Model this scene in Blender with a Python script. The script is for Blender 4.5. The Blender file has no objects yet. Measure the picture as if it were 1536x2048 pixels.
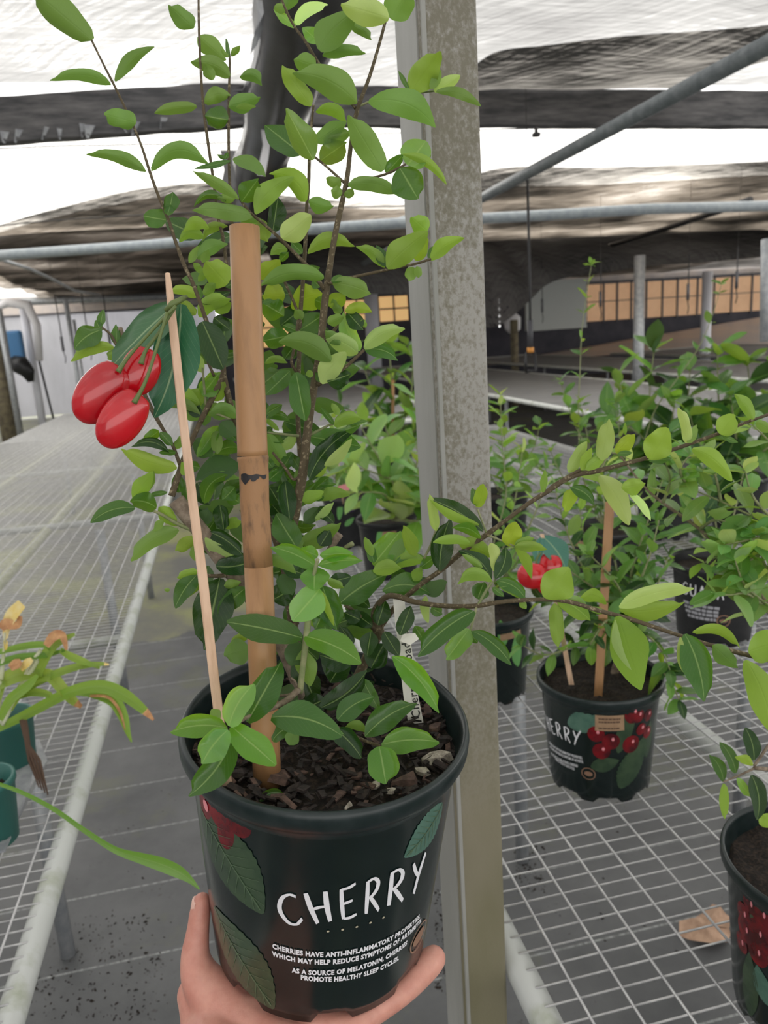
import bpy, bmesh, math, random
from mathutils import Vector, Matrix, noise as mnoise
import numpy as np
rnd = random.Random(7)
# ------------------------------------------------------------------ camera, world, exposure
F, CX, CY = 1500.0, 768.0, 1024.0          # focal length and centre for a 1536 x 2048 frame
HF, HB = 1.5, 0.69                         # camera height above the floor and above the benches
def _n(v): return v/np.linalg.norm(v)
_d1 = _n(np.array([430-CX, 688-CY, F])); _d2 = _n(np.array([8400-CX, 170-CY, F]))
_d2 = _n(_d2-_d2.dot(_d1)*_d1); _d3 = np.cross(_d1, _d2)
if _d3[1] > 0: _d3 = -_d3
R = np.array([_d2, _d1, _d3])              # building axes: X across, Y along the benches, Z up
CAM = np.array([0, 0, HF])
def ray(x, y): return R @ np.array([(x-CX)/F, (y-CY)/F, 1.0])
def P(x, y, d): return CAM+ray(x, y)*d
def onz(x, y, z): r = ray(x, y); return CAM+r*((z-HF)/r[2])
def ony(x, y, Y): r = ray(x, y); return CAM+r*(Y/r[1])
def onx(x, y, X): r = ray(x, y); return CAM+r*(X/r[0])
S = bpy.context.scene
cd = bpy.data.cameras.new('camera'); co = bpy.data.objects.new('camera', cd); S.collection.objects.link(co)
cd.sensor_fit = 'VERTICAL'; cd.sensor_height = 36; cd.lens = F/2048*36; cd.clip_start = .02; cd.clip_end = 200
M = Matrix.Identity(4)
for i in range(3):
    M[i][0] = R[i, 0]; M[i][1] = -R[i, 1]; M[i][2] = -R[i, 2]; M[i][3] = CAM[i]
co.matrix_world = M; S.camera = co
cd.dof.use_dof = True; cd.dof.focus_distance = .455; cd.dof.aperture_fstop = 15
w = bpy.data.worlds.new('overcast'); S.world = w; w.use_nodes = True
w.node_tree.nodes['Background'].inputs[0].default_value = (1, .985, .96, 1)
w.node_tree.nodes['Background'].inputs[1].default_value = 2.85
S.view_settings.view_transform = 'Standard'; S.view_settings.look = 'None'
S.view_settings.gamma = 1; S.view_settings.use_curve_mapping = False; S.view_settings.exposure = -.22
S.cycles.use_denoising = True; S.cycles.max_bounces = 10; S.cycles.transparent_max_bounces = 12
S.cycles.diffuse_bounces = 5; S.cycles.transmission_bounces = 8; S.cycles.sample_clamp_indirect = 6
# ------------------------------------------------------------------ materials
def nodes(name):
    m = bpy.data.materials.new(name); m.use_nodes = True
    nt = m.node_tree; return m, nt, nt.nodes['Principled BSDF'], nt.nodes['Material Output']
def N(nt, t, **k):
    n = nt.nodes.new(t)
    for a, b in k.items():
        if a[0] == '_': n.inputs[int(a[1:])].default_value = b
        else: setattr(n, a, b)
    return n
def L(nt, a, b): nt.links.new(a, b)
def c4(c): return (c[0], c[1], c[2], 1)
def coords(nt, scale=(1, 1, 1), rot=(0, 0, 0)):
    g = N(nt, 'ShaderNodeNewGeometry'); m1 = N(nt, 'ShaderNodeMapping'); mp = N(nt, 'ShaderNodeMapping')
    m1.inputs['Rotation'].default_value = rot; mp.inputs['Scale'].default_value = scale
    L(nt, g.outputs['Position'], m1.inputs[0]); L(nt, m1.outputs[0], mp.inputs[0]); return mp.outputs[0]
def ramp(nt, fac, stops):
    r = N(nt, 'ShaderNodeValToRGB'); e = r.color_ramp.elements
    while len(e) < len(stops): e.new(.5)
    for i, (p, c) in enumerate(stops):
        e[i].position = p; e[i].color = c4(c) if not isinstance(c, float) else (c, c, c, 1)
    L(nt, fac, r.inputs[0]); return r.outputs[0]
def noisef(nt, vec, scale, detail=4, rough=.6):
    n = N(nt, 'ShaderNodeTexNoise'); n.inputs['Scale'].default_value = scale
    n.inputs['Detail'].default_value = detail; n.inputs['Roughness'].default_value = rough
    if vec is not None: L(nt, vec, n.inputs['Vector'])
    return n.outputs['Fac']
def mixc(nt, f, a, b, mode='MIX'):
    m = N(nt, 'ShaderNodeMix', data_type='RGBA', blend_type=mode)
    for s, v in ((0, f), (6, a), (7, b)):
        if hasattr(v, 'links'): L(nt, v, m.inputs[s])
        else: m.inputs[s].default_value = v if s == 0 else c4(v)
    return m.outputs[2]
def bump(nt, b, h, strength, dist=.002):
    k = N(nt, 'ShaderNodeBump'); k.inputs['Strength'].default_value = strength; k.inputs['Distance'].default_value = dist
    L(nt, h, k.inputs['Height']); L(nt, k.outputs[0], b.inputs['Normal'])
def mat(name, col, rough=.5, metal=0, col2=None, scale=40, lo=.4, hi=.65, stretch=(1, 1, 1), bmp=0, spec=.5, coat=0, detail=4, emit=None):
    m, nt, b, o = nodes(name)
    b.inputs['Base Color'].default_value = c4(col); b.inputs['Roughness'].default_value = rough
    b.inputs['Metallic'].default_value = metal; b.inputs['Specular IOR Level'].default_value = spec
    b.inputs['Coat Weight'].default_value = coat
    if col2 is not None:
        f = noisef(nt, coords(nt, stretch), scale, detail)
        L(nt, ramp(nt, f, [(lo, col), (hi, col2)]), b.inputs['Base Color'])
        if bmp: bump(nt, b, f, bmp)
    if emit:
        b.inputs['Emission Color'].default_value = c4(emit[0]); b.inputs['Emission Strength'].default_value = emit[1]
    return m
def leaf_mat(name, top, under, trans, rough=.32, tw=.4, vein=(.35, .5, .16)):
    m, nt, b, o = nodes(name)
    g = N(nt, 'ShaderNodeNewGeometry'); oi = N(nt, 'ShaderNodeObjectInfo'); uv = N(nt, 'ShaderNodeTexCoord')
    sx = N(nt, 'ShaderNodeSeparateXYZ'); L(nt, uv.outputs['UV'], sx.inputs[0])
    a = N(nt, 'ShaderNodeMath', operation='SUBTRACT', _1=.5); L(nt, sx.outputs[0], a.inputs[0])
    ab = N(nt, 'ShaderNodeMath', operation='ABSOLUTE'); L(nt, a.outputs[0], ab.inputs[0])
    mid = ramp(nt, ab.outputs[0], [(.012, 1.0), (.035, 0.0)])
    # side veins: sin(v*k + |u|*q)
    k = N(nt, 'ShaderNodeMath', operation='MULTIPLY', _1=75.0); L(nt, sx.outputs[1], k.inputs[0])
    q = N(nt, 'ShaderNodeMath', operation='MULTIPLY_ADD', _1=-45.0); L(nt, ab.outputs[0], q.inputs[0]); L(nt, k.outputs[0], q.inputs[2])
    s = N(nt, 'ShaderNodeMath', operation='SINE'); L(nt, q.outputs[0], s.inputs[0])
    sv = ramp(nt, s.outputs[0], [(.9, 0.0), (1.0, .16)])
    vm = N(nt, 'ShaderNodeMath', operation='MAXIMUM'); L(nt, mid, vm.inputs[0]); L(nt, sv, vm.inputs[1])
    vs = N(nt, 'ShaderNodeMath', operation='MULTIPLY', _1=.6); L(nt, vm.outputs[0], vs.inputs[0])
    nz = noisef(nt, None, 9)
    t0 = mixc(nt, 1.0, top, oi.outputs['Color'], 'MULTIPLY'); u0 = mixc(nt, 1.0, under, oi.outputs['Color'], 'MULTIPLY')
    t1 = mixc(nt, vs.outputs[0], t0, vein); base = mixc(nt, g.outputs['Backfacing'], t1, u0)
    L(nt, base, b.inputs['Base Color'])
    rr = ramp(nt, g.outputs['Backfacing'], [(0, rough), (1, .55)]); L(nt, rr, b.inputs['Roughness'])
    bump(nt, b, vm.outputs[0], .25, .0006)
    tr = N(nt, 'ShaderNodeBsdfTranslucent'); tc = mixc(nt, 1.0, trans, oi.outputs['Color'], 'MULTIPLY'); L(nt, tc, tr.inputs[0])
    mx = N(nt, 'ShaderNodeMixShader', _0=tw); L(nt, b.outputs[0], mx.inputs[1]); L(nt, tr.outputs[0], mx.inputs[2])
    L(nt, mx.outputs[0], o.inputs[0]); return m
def cloth_mat(name, tlo, thi, refl, hole, lo=.35, hi=.7, tint=(1, 1, 1), ang=.5, fine=90):
    """woven shade cloth: translucent threads with thin gaps, denser and looser streaks along both yarns"""
    m, nt, b, o = nodes(name); nt.nodes.remove(b)
    a = noisef(nt, coords(nt, (3.2, 42, 1), (0, 0, 0)), 1.0, 5, .75)
    c = noisef(nt, coords(nt, (2.0, 38, 1), (0, 0, ang)), 1.0, 5, .75)
    f = N(nt, 'ShaderNodeMath', operation='ADD'); L(nt, a, f.inputs[0]); L(nt, c, f.inputs[1])
    h = N(nt, 'ShaderNodeMath', operation='MULTIPLY', _1=.5); L(nt, f.outputs[0], h.inputs[0])
    big = noisef(nt, coords(nt, (.8, 1.3, 1)), .6, 3, .55)
    h2 = N(nt, 'ShaderNodeMath', operation='MULTIPLY_ADD', _1=.6, _2=-.3); L(nt, big, h2.inputs[0])
    h3 = N(nt, 'ShaderNodeMath', operation='ADD'); L(nt, h.outputs[0], h3.inputs[0]); L(nt, h2.outputs[0], h3.inputs[1])
    col = ramp(nt, h3.outputs[0], [(lo, tuple(tlo*t for t in tint)), (hi, tuple(thi*t for t in tint))])
    tr = N(nt, 'ShaderNodeBsdfTranslucent'); L(nt, col, tr.inputs[0])
    df = N(nt, 'ShaderNodeBsdfDiffuse'); df.inputs[0].default_value = (refl, refl, refl*1.02, 1)
    ad = N(nt, 'ShaderNodeAddShader'); L(nt, tr.outputs[0], ad.inputs[0]); L(nt, df.outputs[0], ad.inputs[1])
    if hole:
        hf = ramp(nt, h3.outputs[0], [(hi-.02, 0.0), (hi+.08, hole)])
        tp = N(nt, 'ShaderNodeBsdfTransparent'); mx = N(nt, 'ShaderNodeMixShader'); L(nt, hf, mx.inputs[0])
        L(nt, ad.outputs[0], mx.inputs[1]); L(nt, tp.outputs[0], mx.inputs[2]); L(nt, mx.outputs[0], o.inputs[0])
    else: L(nt, ad.outputs[0], o.inputs[0])
    return m
MT = {}
MT['leaf'] = leaf_mat('cherry_leaf', (.04, .125, .022), (.19, .32, .08), (.27, .5, .03), tw=.3, rough=.2)
MT['bgleaf'] = leaf_mat('shrub_leaf', (.075, .21, .045), (.2, .36, .11), (.28, .5, .05), rough=.34, tw=.32)
MT['palm'] = leaf_mat('strap_leaf', (.24, .38, .06), (.3, .42, .1), (.5, .65, .08), rough=.4)
MT['bark'] = mat('speckled_bark', (.10, .075, .04), .75, col2=(.33, .27, .17), scale=420, lo=.56, hi=.68, bmp=.3)
MT['oldbark'] = mat('grey_bark', (.16, .12, .085), .85, col2=(.3, .24, .18), scale=160, bmp=.5)
MT['greenstem'] = mat('green_stem', (.2, .24, .1), .6, col2=(.3, .3, .16), scale=150)
MT['bamboo'] = mat('bamboo_cane', (.42, .225, .1), .42, col2=(.29, .15, .065), scale=30, lo=.5, hi=.8, stretch=(4, 4, .5), bmp=.05, detail=8)
MT['bamboo_dark'] = mat('weathered_cane', (.36, .19, .085), .6, col2=(.07, .045, .03), scale=70, lo=.5, hi=.72, stretch=(2, 2, .6), bmp=.2, detail=8)
MT['blackmark'] = mat('black_scar', (.012, .01, .012), .5)
MT['stickwood'] = mat('raw_wood', (.78, .54, .38), .6, col2=(.62, .4, .26), scale=60, stretch=(3, 3, .15))
MT['pot'] = mat('dark_green_plastic', (.003, .010, .010), .2, col2=(.006, .014, .013), scale=60, spec=.5)
MT['rim'] = mat('pot_rim_plastic', (.006, .015, .015), .33, col2=(.016, .026, .027), scale=90)
MT['blackpot'] = mat('black_plastic', (.01, .011, .013), .4, col2=(.02, .02, .022), scale=50)
MT['soil'] = mat('potting_mix', (.012, .009, .007), .95, col2=(.055, .036, .025), scale=260, bmp=1.0, lo=.45, hi=.7)
MT['chip'] = mat('bark_chip', (.07, .042, .034), .85, col2=(.15, .09, .07), scale=200, bmp=.5)
MT['chipdark'] = mat('dark_bark_chip', (.012, .009, .008), .85, col2=(.04, .027, .023), scale=200, bmp=.5)
MT['chippale'] = mat('pale_bark_chip', (.5, .45, .38), .85, col2=(.2, .17, .14), scale=200, bmp=.5)
MT['white'] = mat('white_print', (.86, .86, .9), .45)
MT['greyprint'] = mat('grey_print', (.42, .42, .46), .5)
MT['printleaf'] = mat('printed_leaf', (.03, .062, .032), .25, col2=(.05, .09, .045), scale=45)
MT['printleafblue'] = mat('printed_blue_green_leaf', (.07, .16, .12), .25, col2=(.11, .22, .165), scale=45)
MT['printvein'] = mat('printed_vein', (.09, .15, .08), .4)
MT['printcherry'] = mat('printed_cherry', (.22, .004, .01), .22, col2=(.06, .002, .006), scale=45)
MT['printpink'] = mat('printed_pink', (.85, .3, .34), .35)
MT['kraft'] = mat('kraft_label', (.42, .27, .16), .7, col2=(.36, .22, .13), scale=90)
MT['kraftink'] = mat('brown_ink', (.14, .08, .05), .7)
MT['seal'] = mat('seal_print', (.3, .17, .11), .5)
MT['dots'] = mat('cream_print', (.55, .5, .36), .5)
MT['cherry'] = mat('glossy_red', (.6, .006, .014), .14, col2=(.42, .004, .01), scale=25, coat=.4)
MT['cherrystem'] = mat('cherry_stem', (.13, .18, .05), .45)
MT['tagleaf'] = leaf_mat('tag_leaf', (.03, .16, .07), (.1, .2, .07), (.05, .15, .05), tw=.1, vein=(.4, .55, .3))
MT['label'] = mat('white_plastic_label', (.82, .79, .74), .5, col2=(.1, .09, .09), scale=330, lo=.72, hi=.76)
MT['ink'] = mat('black_ink', (.02, .02, .02), .6)
def skin_mat():
    m, nt, b, o = nodes('skin')
    f = noisef(nt, coords(nt), 45, 5); f2 = noisef(nt, coords(nt, (1, 1, 1)), 420, 3)
    L(nt, ramp(nt, f, [(.3, (.55, .22, .17)), (.7, (.72, .37, .29))]), b.inputs['Base Color'])
    b.inputs['Roughness'].default_value = .42; b.inputs['Subsurface Weight'].default_value = .25
    b.inputs['Subsurface Radius'].default_value = (.012, .005, .003); b.inputs['Subsurface Scale'].default_value = .35
    bump(nt, b, f2, .25, .0006); return m
MT['skin'] = skin_mat()
MT['nail'] = mat('nail', (.8, .5, .42), .3)
MT['galv'] = mat('galvanised_wire', (.52, .52, .53), .4, .4, col2=(.7, .7, .7), scale=60)
MT['rail'] = mat('chalky_rail', (.6, .62, .6), .5, .15, col2=(.36, .39, .29), scale=14, lo=.5, hi=.72, detail=8)
MT['algae'] = mat('algae_tube', (.5, .52, .3), .7, col2=(.62, .63, .48), scale=30)
MT['tube'] = mat('grey_steel_tube', (.3, .32, .34), .45, .4, col2=(.42, .43, .44), scale=25)
MT['pipe'] = mat('grey_pvc', (.15, .17, .18), .4, col2=(.22, .24, .25), scale=20)
MT['bluepipe'] = mat('blue_grey_pipe', (.26, .3, .33), .4, col2=(.34, .38, .4), scale=20)
MT['timber'] = mat('weathered_timber', (.05, .05, .053), .85, col2=(.19, .18, .18), scale=7, stretch=(.6, 4, 4), bmp=.6, detail=8, lo=.35, hi=.75)
MT['plastic'] = mat('black_sheet', (.008, .008, .01), .28, col2=(.02, .02, .024), scale=6, bmp=.8, spec=.6)
MT['torn'] = mat('torn_white_sheet', (.75, .74, .76), .7)
MT['wire'] = mat('dark_wire', (.03, .028, .026), .6)
MT['blackhose'] = mat('black_hose', (.015, .015, .017), .45)
def column_mat():
    m, nt, b, o = nodes('lichen_post')
    f = noisef(nt, coords(nt, (1, 1, .7)), 260, 6, .7); z = noisef(nt, coords(nt, (1, 1, .35)), 9, 3)
    s = N(nt, 'ShaderNodeMath', operation='MULTIPLY_ADD', _1=.7); L(nt, z, s.inputs[0]); L(nt, f, s.inputs[2])
    a = ramp(nt, s.outputs[0], [(.74, (.2, .185, .14)), (.86, (.27, .255, .215)), (.97, (.37, .355, .33))])
    g = N(nt, 'ShaderNodeNewGeometry'); sp = N(nt, 'ShaderNodeSeparateXYZ'); L(nt, g.outputs['Position'], sp.inputs[0])
    mr = N(nt, 'ShaderNodeMapRange'); mr.inputs[1].default_value = 1.0; mr.inputs[2].default_value = 1.3; L(nt, sp.outputs[2], mr.inputs[0])
    low = ramp(nt, z, [(.35, (.19, .175, .105)), (.65, (.25, .225, .16))])
    cc = mixc(nt, mr.outputs[0], low, a)
    sn = N(nt, 'ShaderNodeSeparateXYZ'); L(nt, g.outputs['Normal'], sn.inputs[0])
    L(nt, cc, b.inputs['Base Color']); b.inputs['Roughness'].default_value = .75; bump(nt, b, f, .35, .001); return m
MT['column'] = column_mat()
MT['colside'] = mat('bare_post_side', (.3, .3, .275), .55, col2=(.38, .38, .36), scale=12, stretch=(1, 1, .3), detail=6)
def floor_mat():
    m, nt, b, o = nodes('weed_mat')
    c = coords(nt); f = noisef(nt, c, 3.0, 8, .65)
    base = ramp(nt, f, [(.3, (.075, .078, .082)), (.7, (.145, .148, .152))])
    ms = noisef(nt, coords(nt, (1, 1, 1)), 1.1, 8, .7)
    base = mixc(nt, ramp(nt, ms, [(.52, 0.0), (.68, .75)]), base, (.15, .16, .07))
    sp = noisef(nt, c, 70, 3); sp2 = noisef(nt, c, 5, 3)
    k = N(nt, 'ShaderNodeMath', operation='MULTIPLY'); L(nt, ramp(nt, sp, [(.62, 0.0), (.68, 1.0)]), k.inputs[0]); L(nt, ramp(nt, sp2, [(.5, 0.0), (.65, .9)]), k.inputs[1])
    base = mixc(nt, k.outputs[0], base, (.035, .028, .02))
    s = N(nt, 'ShaderNodeSeparateXYZ'); L(nt, c, s.inputs[0])
    a = N(nt, 'ShaderNodeMath', operation='ADD', _1=-1.977+.27*20+.0035); L(nt, s.outputs[1], a.inputs[0])
    md = N(nt, 'ShaderNodeMath', operation='MODULO', _1=.27); L(nt, a.outputs[0], md.inputs[0])
    ln = N(nt, 'ShaderNodeMath', operation='LESS_THAN', _1=.006); L(nt, md.outputs[0], ln.inputs[0])
    br = noisef(nt, coords(nt, (12, 1, 1)), 6, 5); l2 = N(nt, 'ShaderNodeMath', operation='MULTIPLY'); L(nt, ln.outputs[0], l2.inputs[0]); L(nt, ramp(nt, br, [(.35, .1), (.6, .75)]), l2.inputs[1])
    base = mixc(nt, l2.outputs[0], base, (.42, .44, .43))
    gx = N(nt, 'ShaderNodeMath', operation='LESS_THAN', _1=.15); L(nt, s.outputs[0], gx.inputs[0])
    gy = N(nt, 'ShaderNodeMath', operation='MULTIPLY_ADD', _1=.5); L(nt, f, gy.inputs[0]); L(nt, s.outputs[1], gy.inputs[2])
    gg = N(nt, 'ShaderNodeMath', operation='GREATER_THAN', _1=4.15); L(nt, gy.outputs[0], gg.inputs[0])
    gm = N(nt, 'ShaderNodeMath', operation='MULTIPLY'); L(nt, gx.outputs[0], gm.inputs[0]); L(nt, gg.outputs[0], gm.inputs[1])
    mo = ramp(nt, ms, [(.4, (.13, .13, .12)), (.5, (.17, .17, .13)), (.6, (.24, .25, .12))]); base = mixc(nt, gm.outputs[0], base, mo)
    wv = N(nt, 'ShaderNodeTexChecker'); wv.inputs['Scale'].default_value = 420; L(nt, c, wv.inputs[0])
    L(nt, base, b.inputs['Base Color']); b.inputs['Roughness'].default_value = .5; bump(nt, b, f, .3, .004); return m
MT['floor'] = floor_mat()
MT['cloth_white'] = cloth_mat('white_shade_cloth', .2, .43, .12, .8, .34, .58, (1, .99, .97), .9)
MT['cloth_mid'] = cloth_mat('thin_shade_cloth', .34, 1.0, .1, .8, .30, .5, (1, .98, .94), .9)
MT['cloth_streak'] = cloth_mat('streaky_grey_shade_cloth', .03, .8, .05, .9, .42, .63, (1, .95, .88), .9)
MT['cloth_brown'] = cloth_mat('brown_grey_shade_cloth', .06, .5, .05, .9, .34, .60, (1, .9, .8), .9)
MT['cloth_black'] = cloth_mat('black_shade_cloth', .022, .2, .035, .95, .36, .64, (1, .95, .92), .9)
MT['wallcloth'] = cloth_mat('pale_wall_cloth', .12, .2, .3, 0, .3, .7, (.96, .96, 1.06))
MT['darkwall'] = mat('dark_mesh_wall', (.045, .045, .06), .8, col2=(.08, .075, .09), scale=1.5)
MT['palestrip'] = mat('pale_sheet', (.62, .55, .5), .7, col2=(.5, .46, .45), scale=3)
MT['board'] = mat('white_weatherboard', (.55, .58, .56), .6)
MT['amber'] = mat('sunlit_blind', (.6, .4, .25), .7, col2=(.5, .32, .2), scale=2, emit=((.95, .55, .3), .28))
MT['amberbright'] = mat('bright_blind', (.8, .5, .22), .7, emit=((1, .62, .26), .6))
MT['frame'] = mat('dark_frame', (.06, .06, .07), .5)
MT['whitepost'] = mat('white_post', (.72, .73, .8), .5)
MT['oldpost'] = mat('mossy_timber', (.22, .19, .12), .9, col2=(.12, .1, .07), scale=12)
MT['blue'] = mat('blue_plastic', (.06, .2, .42), .5)
MT['sheet'] = mat('sun_caught_sheet', (.62, .5, .42), .35, col2=(.45, .42, .42), scale=.5)
MT['teal'] = mat('teal_plastic', (.03, .14, .12), .45)
MT['tray'] = mat('dirty_grey_plastic', (.27, .28, .3), .5, col2=(.42, .43, .44), scale=30)
MT['root'] = mat('brown_root', (.1, .06, .04), .9)
MT['brownleaf'] = mat('dry_brown', (.42, .2, .09), .8, col2=(.6, .34, .16), scale=80)
MT['yellowleaf'] = mat('yellowed_leaf', (.75, .55, .14), .6, col2=(.8, .68, .35), scale=40)
MT['deadleaf'] = mat('dead_leaf', (.55, .36, .25), .85, col2=(.4, .25, .17), scale=40)
def mesh_top_mat():
    m, nt, b, o = nodes('bench_mesh_top'); f = noisef(nt, coords(nt, (1, 8, 1)), 3.0, 4)
    L(nt, ramp(nt, f, [(.4, (.3, .3, .305)), (.65, (.44, .44, .44))]), b.inputs['Base Color']); b.inputs['Metallic'].default_value = .2
    tp = N(nt, 'ShaderNodeBsdfTransparent'); mx = N(nt, 'ShaderNodeMixShader', _0=.42); L(nt, b.outputs[0], mx.inputs[1]); L(nt, tp.outputs[0], mx.inputs[2]); L(nt, mx.outputs[0], o.inputs[0]); return m
MT['benchtop'] = mesh_top_mat()
MT['purple'] = mat('printed_plum', (.05, .02, .09), .4)
MT['lime'] = mat('printed_lime', (.16, .42, .12), .4)
MT['tagblue'] = mat('blue_tag', (.08, .35, .75), .5)
MT['orange'] = mat('orange_fitting', (.7, .3, .06), .5)
# ------------------------------------------------------------------ objects
COL = S.collection
def thing(name, label, cat, loc=(0, 0, 0), group=None, kind=None):
    o = bpy.data.objects.new(name, None); COL.objects.link(o); o.location = Vector(loc); o.empty_display_size = .02
    if label: o['label'] = label
    if cat: o['category'] = cat
    if group: o['group'] = group
    if kind: o['kind'] = kind
    return o
def root_loc(p):
    v = Vector((0, 0, 0))
    while p is not None: v += p.location; p = p.parent
    return v
def obj(name, V, Fc, m, parent=None, smooth=True, uv=None, kind=None, label=None, cat=None, group=None):
    off = root_loc(parent) if parent else Vector((0, 0, 0))
    me = bpy.data.meshes.new(name)
    me.from_pydata([tuple(Vector(v)-off) for v in V], [], Fc)
    me.materials.append(MT[m] if isinstance(m, str) else m)
    if smooth: me.polygons.foreach_set('use_smooth', [True]*len(me.polygons))
    if uv is not None:
        l = me.uv_layers.new(name='UVMap')
        for lp in me.loops: l.data[lp.index].uv = uv[lp.vertex_index]
    o = bpy.data.objects.new(name, me); COL.objects.link(o); o.parent = parent
    if kind: o['kind'] = kind
    if label: o['label'] = label
    if cat: o['category'] = cat
    if group: o['group'] = group
    return o
def inst(name, me, Mw, parent, color=None):
    o = bpy.data.objects.new(name, me); COL.objects.link(o); o.parent = parent
    o.matrix_local = Matrix.Translation(-root_loc(parent)) @ Mw
    if color: o.color = color
    return o
class MB:
    def __init__(s): s.V = []; s.F = []
    def add(s, V, Fc):
        k = len(s.V); s.V += [tuple(v) for v in V]; s.F += [tuple(i+k for i in f) for f in Fc]; return s
    def box(s, x0, x1, y0, y1, z0, z1):
        return s.add([(x0, y0, z0), (x1, y0, z0), (x1, y1, z0), (x0, y1, z0), (x0, y0, z1), (x1, y0, z1), (x1, y1, z1), (x0, y1, z1)],
                     [(3, 2, 1, 0), (4, 5, 6, 7), (0, 1, 5, 4), (1, 2, 6, 5), (2, 3, 7, 6), (3, 0, 4, 7)])
    def tube(s, pts, rad, n=8, cap=True):
        V, Fc = tube_geo(pts, rad, n, cap); return s.add(V, Fc)
    def out(s, name, m, parent=None, **k): return obj(name, s.V, s.F, m, parent, **k)
def tube_geo(pts, rad, n=8, cap=True):
    pts = [Vector(p) for p in pts]; k = len(pts)
    if not hasattr(rad, '__len__'): rad = [rad]*k
    V, Fc = [], []; ref = None
    for i, p in enumerate(pts):
        t = (pts[min(i+1, k-1)]-pts[max(i-1, 0)]).normalized()
        if ref is None:
            ref = Vector((0, 0, 1)) if abs(t.z) < .9 else Vector((1, 0, 0))
        u = (ref-t*ref.dot(t)).normalized(); v = t.cross(u); ref = u
        for j in range(n):
            a = 2*math.pi*j/n; V.append(p+(u*math.cos(a)+v*math.sin(a))*rad[i])
    for i in range(k-1):
        for j in range(n):
            Fc.append((i*n+j, i*n+(j+1) % n, (i+1)*n+(j+1) % n, (i+1)*n+j))
    if cap:
        Fc.append(tuple(range(n-1, -1, -1))); Fc.append(tuple(range((k-1)*n, k*n)))
    return V, Fc
def spline(pts, sub=5):
    """Catmull-Rom through tuples of any length"""
    p = [np.array(q, float) for q in pts]; out = []
    for i in range(len(p)-1):
        a, b, c, d = p[max(i-1, 0)], p[i], p[i+1], p[min(i+2, len(p)-1)]
        for k in range(sub):
            t = k/sub
            out.append(.5*(2*b+(c-a)*t+(2*a-5*b+4*c-d)*t*t+(3*b-a-3*c+d)*t**3))
    out.append(p[-1]); return out
def stem(name, pts, m, parent, n=8, sub=4, **k):
    """pts: (x px, y px, depth m, width px)"""
    q = spline(pts, sub); V, Fc = tube_geo([P(a[0], a[1], a[2]) for a in q], [max(a[3], 1.5)*a[2]/F/2 for a in q], n)
    return obj(name, V, Fc, m, parent, **k)
TONE = {'n': (1, 1, 1, 1), 'd': (.33, .4, .5, 1), 'b': (1.45, 1.3, .9, 1), 'p': (2.2, 1.7, 2.5, 1), 'y': (1.7, 1.4, .6, 1)}  # leaf age tints; 'd' and 'b' also paint in shade and backlight
def leaf_geo(bx, by, tx, ty, w, d0, kind='t', bend=0., rows=11, cols=8, seed=0, round_=None, slope=None, fold=None):
    r = random.Random(seed); ax, ay = tx-bx, ty-by; ln = math.hypot(ax, ay); ux, uy = ax/ln, ay/ln
    px, py = -uy, ux
    if py > 0: px, py = -px, -py           # the side of the leaf towards the top of the picture
    sg = 1 if kind == 't' else -1; w = w*1.06
    k = r.uniform(.35, .8) if slope is None else slope
    lat = r.uniform(-.25, .25); fo = r.uniform(.12, .4) if fold is None else fold; cu = r.uniform(-.12, .3)
    if round_ is None: round_ = r.uniform(.55, .78)
    roll = r.choice((0, 0, 1, -1, 1)) if w > 16 else 0; phm = r.uniform(.7, 2.1); v0 = r.uniform(.3, .6)
    wa = r.uniform(.0, .14); ph = r.uniform(0, 6); nw = r.uniform(1.2, 2.2); asym = r.uniform(-.06, .06)
    V, uv = [], []; mpp = d0/F
    for i in range(rows+1):
        t = i/rows
        tt = .012+.976*t
        f = (math.sin(math.pi*tt**.92))**round_*(1-.18*tt+.06)
        if t > .9: f *= 1-.25*(t-.9)/.1
        bx2 = 4*t*(1-t)*bend*ln
        cx, cy = bx+ax*t+px*bx2, by+ay*t+py*bx2
        hw = w/2*f*(1+.07*math.sin(ph*3+t*9))
        for j in range(cols+1):
            v = 2*j/cols-1
            e = v*hw*(1+asym*v)+w*.03*math.sin(t*7+ph)*abs(v); ex = 0
            if roll and v*roll > v0:
                pm = phm*math.sin(math.pi*min(1, t*1.1))**.7; tau = (v*roll-v0)/(1-v0); rd = (1-v0)*hw*1.15/max(pm, .05)
                e = roll*(v0*hw+rd*math.sin(pm*tau)); ex = rd*(1-math.cos(pm*tau))
            x, y = cx+px*e, cy+py*e
            dd = sg*k*(by-y)*.9+lat*(x-bx)*.6
            dd -= sg*(fo*hw*(abs(v)**1.3)+ex)
            dd += sg*cu*ln*t*t*.6
            dd -= sg*wa*hw*math.sin(nw*math.pi*2*t+ph+(2 if v > 0 else 0))*abs(v)*1.6
            V.append(P(x, y, d0+dd*mpp)); uv.append((j/cols, t))
    Fc = []
    for i in range(rows):
        for j in range(cols):
            q = (i*(cols+1)+j, i*(cols+1)+j+1, (i+1)*(cols+1)+j+1, (i+1)*(cols+1)+j); Fc.append(q)
    a, b, c = (Vector(V[q]) for q in (Fc[0][0], Fc[0][1], Fc[len(Fc)//2][3]))
    nrm = (b-a).cross(c-a); toc = (Vector(CAM)-a)
    if (nrm.dot(toc) > 0) != (kind == 't'): Fc = [f[::-1] for f in Fc]
    return V, Fc, uv
_ls = [0]
MAINL = []
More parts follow.
